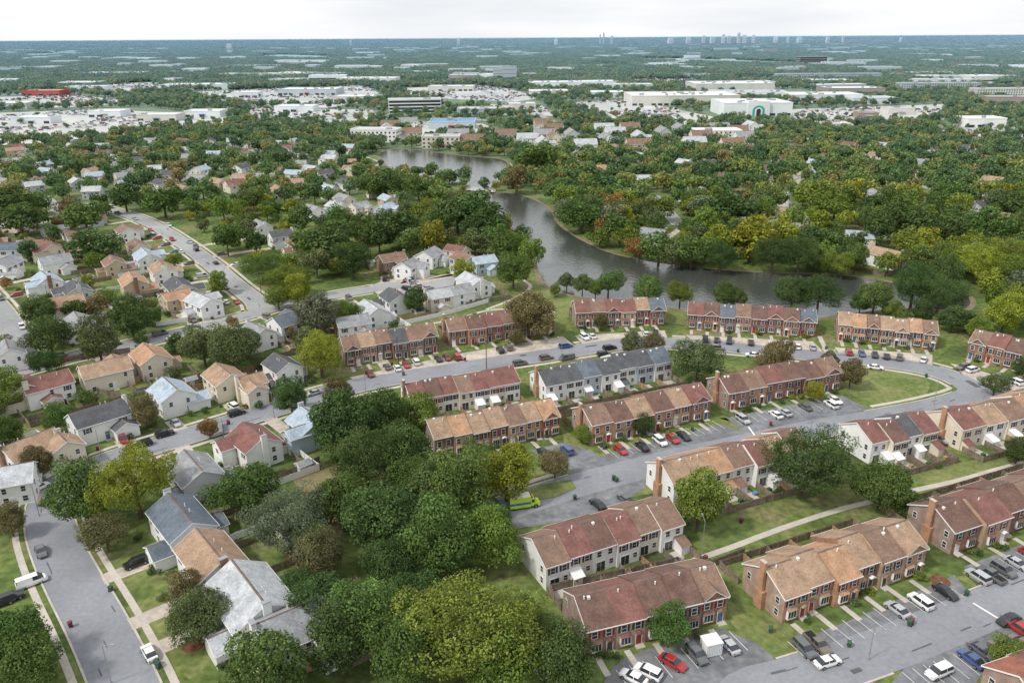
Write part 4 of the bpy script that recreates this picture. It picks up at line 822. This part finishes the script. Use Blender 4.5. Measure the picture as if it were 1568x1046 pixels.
for k in ('sedan','suv','van'): CSRC.objects.link(bpy.data.objects.new('car_'+k,car_mesh('far_'+k,k,'car_paint_mixed')))
PC=[]
for L in CLP:
    A=np.array(L); y=A[:,1].min()+5
    while y<A[:,1].max():
        x=A[:,0].min()
        while x<A[:,0].max():
            if R.random()<.36 and pip(L,np.array([x]),np.array([y]))[0] and not(math.sin(x*.03)*math.sin(y*.02)>.15): PC.append((x,y,1.0)) 
            x+=2.9
        y+=11 if int(y/9)%2 else 6.2
R.shuffle(PC); PC=PC[:7500]
scatter('distant_parked_cars',PC,CSRC,.12)
# paramedic box van
mb=MB(); mb.box(-3.4,-1.15,.5,1.2,1.15,2.9,'lime_paint'); mb.box(-3.3,-1.05,2.903,1.1,1.05,3.0,'trim_white'); mb.box(-3.405,-1.16,1.2,1.15,1.16,1.75,'blue_paint')
mb.add([(1.203,-1.0,.5),(3.3,-1.0,.5),(3.3,1.0,.5),(1.203,1.0,.5),(1.203,-1.0,2.3),(2.0,-.9,2.3),(2.0,.9,2.3),(1.203,1.0,2.3),(2.6,-1,1.35),(3.25,-.95,1.2),(3.25,.95,1.2),(2.6,1,1.35)],[(0,1,9,8,5,4),(3,7,6,11,10,2),(4,5,6,7),(8,9,10,11),(1,2,10,9)],'lime_paint')
mb.add([(2.01,-.86,2.25),(2.6,-.95,1.4),(2.6,.95,1.4),(2.01,.86,2.25)],[(0,1,2,3)],'window_glass'); mb.box(1.4,-1.02,1.45,2.0,1.02,2.1,'window_glass'); mb.box(1.3,-.7,2.304,1.7,.7,2.5,'lamp_lens_red')
for x in (-2.2,2.3):
    for s in (-1,1): mb.cyl((x,s*.8,.45),(x,s*1.12,.45),.45,.45,'tyre',14); mb.cyl((x,s*1.121,.45),(x,s*1.14,.45),.22,.22,'hub',10)
x,y=G(803,776); mb.obj('ambulance',None,(x,y,.06),math.radians(14))
mb=MB(); mb.box(-1.4,-1.2,.12,1.4,1.2,2.45,'trim_white'); mb.box(-1.5,-1.3,2.453,1.5,1.3,2.6,'trim_white')
for i in range(9): mb.box(-1.35+i*.31,-1.24,.2,-1.25+i*.31,-1.203,2.4,'siding_grey')
for a in (-1.2,1.1): mb.box(a,-1.1,0,a+.2,1.1,.118,'tyre')
x,y=G(1088,998); mb.obj('storage_container',None,(x,y,.05),math.radians(15))
def binmesh(k):
    mb=MB(); mb.add([(-.26,-.28,.08),(.26,-.28,.08),(.26,.28,.08),(-.26,.28,.08),(-.33,-.36,1.0),(.33,-.36,1.0),(.33,.36,1.0),(-.33,.36,1.0)],[(0,3,2,1),(0,1,5,4),(1,2,6,5),(2,3,7,6),(3,0,4,7)],k)
    mb.add([(-.36,-.4,1.0),(.36,-.4,1.0),(.36,.42,1.02),(-.36,.42,1.02),(-.3,-.3,1.1),(.3,-.3,1.1),(.3,.36,1.12),(-.3,.36,1.12)],[(4,5,6,7),(0,1,5,4),(1,2,6,5),(2,3,7,6),(3,0,4,7)],k)
    for s in (-1,1): mb.cyl((s*.26,.3,.12),(s*.34,.3,.12),.12,.12,'tyre')
    return mb.mesh('wheelie_bin')
BM=[binmesh('bin_maroon'),binmesh('bin_green')]
for u,v in ((1392,958),(1396,955),(1420,640),(1418,578),(925,688),(940,735),(944,738),(243,1022),(240,1018),(1480,912),(1300,990),(1180,968),(1060,992),(945,1008),(618,575),(712,553),(1265,535),(1130,540),(1180,652),(1060,660),(600,560),(880,765),(150,690),(170,905),(108,960),(350,650),(1080,858),(1135,800)):
    x,y=G(u,v); link('wheelie_bin',R.choice(BM),(x,y,.05),R.uniform(0,6))
def lamp_mesh():
    mb=MB(); mb.cyl((0,0,0),(0,0,.5),.16,.14,'metal_grey'); mb.cyl((0,0,.5),(0,0,7.5),.09,.06,'metal_grey'); mb.cyl((0,0,7.4),(1.6,0,7.9),.045,.04,'metal_grey'); mb.box(1.5,-.14,7.82,2.2,.14,7.96,'metal_grey'); mb.box(1.6,-.1,7.78,2.1,.1,7.817,'trim_white'); return mb.mesh('street_lamp')
LM=lamp_mesh()
for u,v in ((800,1046),(170,1046),(60,790),(155,700),(560,598),(860,555),(1268,560),(1100,530),(1430,620),(1075,848),(1240,668),(1330,1010),(420,640),(250,375),(345,440),(1500,640),(750,480)):
    x,y=G(u,v); link('street_lamp',LM,(x,y,0),R.uniform(0,6.28))
for u,v in ((610,560),(745,565),(470,590),(170,505),(400,450)):
    x,y=G(u,v); mb=MB(); mb.cyl((0,0,0),(0,0,9.5),.15,.1,'bark'); mb.box(-1.1,-.06,8.6,1.1,.06,8.75,'bark')
    for a in (-1,-.5,.5,1): mb.cyl((a,0,8.752),(a,0,8.9),.05,.04,'trim_white')
    mb.obj('utility_pole',None,(x,y,0),R.uniform(0,3))
fence([G(240,500),G(305,490)],1.7,'trim_white','white_fence'); fence([G(232,478),G(240,500)],1.7,'trim_white','white_fence'); fence([G(520,512),G(610,500),G(680,484),G(748,464)],1.8,'trim_white','white_fence')
for pts in ([(0,636),(90,617),(215,585)],[(90,617),(110,640)],[(430,735),(490,708)],[(410,735),(440,728)],[(470,1030),(540,1005)],[(205,555),(290,540)],[(280,600),(340,590)],[(60,560),(200,540)],[(400,560),(420,590)],[(455,640),(470,690)],[(440,860),(500,880)],[(140,600),(250,628)],[(200,430),(210,445),(240,440)],[(345,690),(340,650)],[(1085,870),(1140,850)]):
    fence([G(*p) for p in pts],1.8,R.choice(['wood_fence','wood_fence_new','wood_fence']))
for u,v in ((295,988),(1440,890)):
    x,y=G(u,v); mb=MB(); mb.cyl((0,0,.0),(0,0,.1),1.8,1.7,'mulch',16); mb.obj('mulch_bed',None,(x,y,0))
# ---------------------------------------------------------------- light
sc=bpy.context.scene; w=bpy.data.worlds.new('World'); sc.world=w; w.use_nodes=True; nt=w.node_tree; N=nt.nodes; L=nt.links; bg=N['Background']
EL=math.radians(50); AZ=math.radians(-120)   # sun behind-left of the view
sky=N.new('ShaderNodeTexSky'); sky.sky_type='NISHITA'; sky.sun_disc=False; sky.sun_elevation=EL; sky.sun_rotation=AZ; sky.air_density=1.2; sky.dust_density=3
tc=N.new('ShaderNodeTexCoord'); mp=N.new('ShaderNodeMapping'); mp.inputs['Scale'].default_value=(1.3,1.3,9); n=N.new('ShaderNodeTexNoise'); n.inputs['Scale'].default_value=2.2; n.inputs['Detail'].default_value=6
L.new(tc.outputs['Generated'],mp.inputs[0]); L.new(mp.outputs[0],n.inputs[0])
rp=N.new('ShaderNodeValToRGB'); rp.color_ramp.elements[0].position=.35; rp.color_ramp.elements[0].color=(8.0,8.35,8.8,1); rp.color_ramp.elements[1].position=.62; rp.color_ramp.elements[1].color=(9.8,9.85,9.9,1)
L.new(n.outputs[0],rp.inputs[0]); mx=N.new('ShaderNodeMix'); mx.data_type='RGBA'; mx.inputs[0].default_value=.88; L.new(sky.outputs[0],mx.inputs[6]); L.new(rp.outputs[0],mx.inputs[7]); L.new(mx.outputs[2],bg.inputs[0]); bg.inputs[1].default_value=.116
ld=bpy.data.lights.new('sun','SUN'); ld.energy=2.7; ld.angle=math.radians(6); ld.color=(1,.95,.87); so=bpy.data.objects.new('sun',ld); C.objects.link(so)
dirv=Vector((math.sin(AZ)*math.cos(EL),math.cos(AZ)*math.cos(EL),math.sin(EL))); so.rotation_euler=dirv.to_track_quat('Z','Y').to_euler()
sc.view_settings.view_transform='Standard'; sc.view_settings.look='None'; sc.view_settings.exposure=0
print('OBJECTS',len(bpy.data.objects))
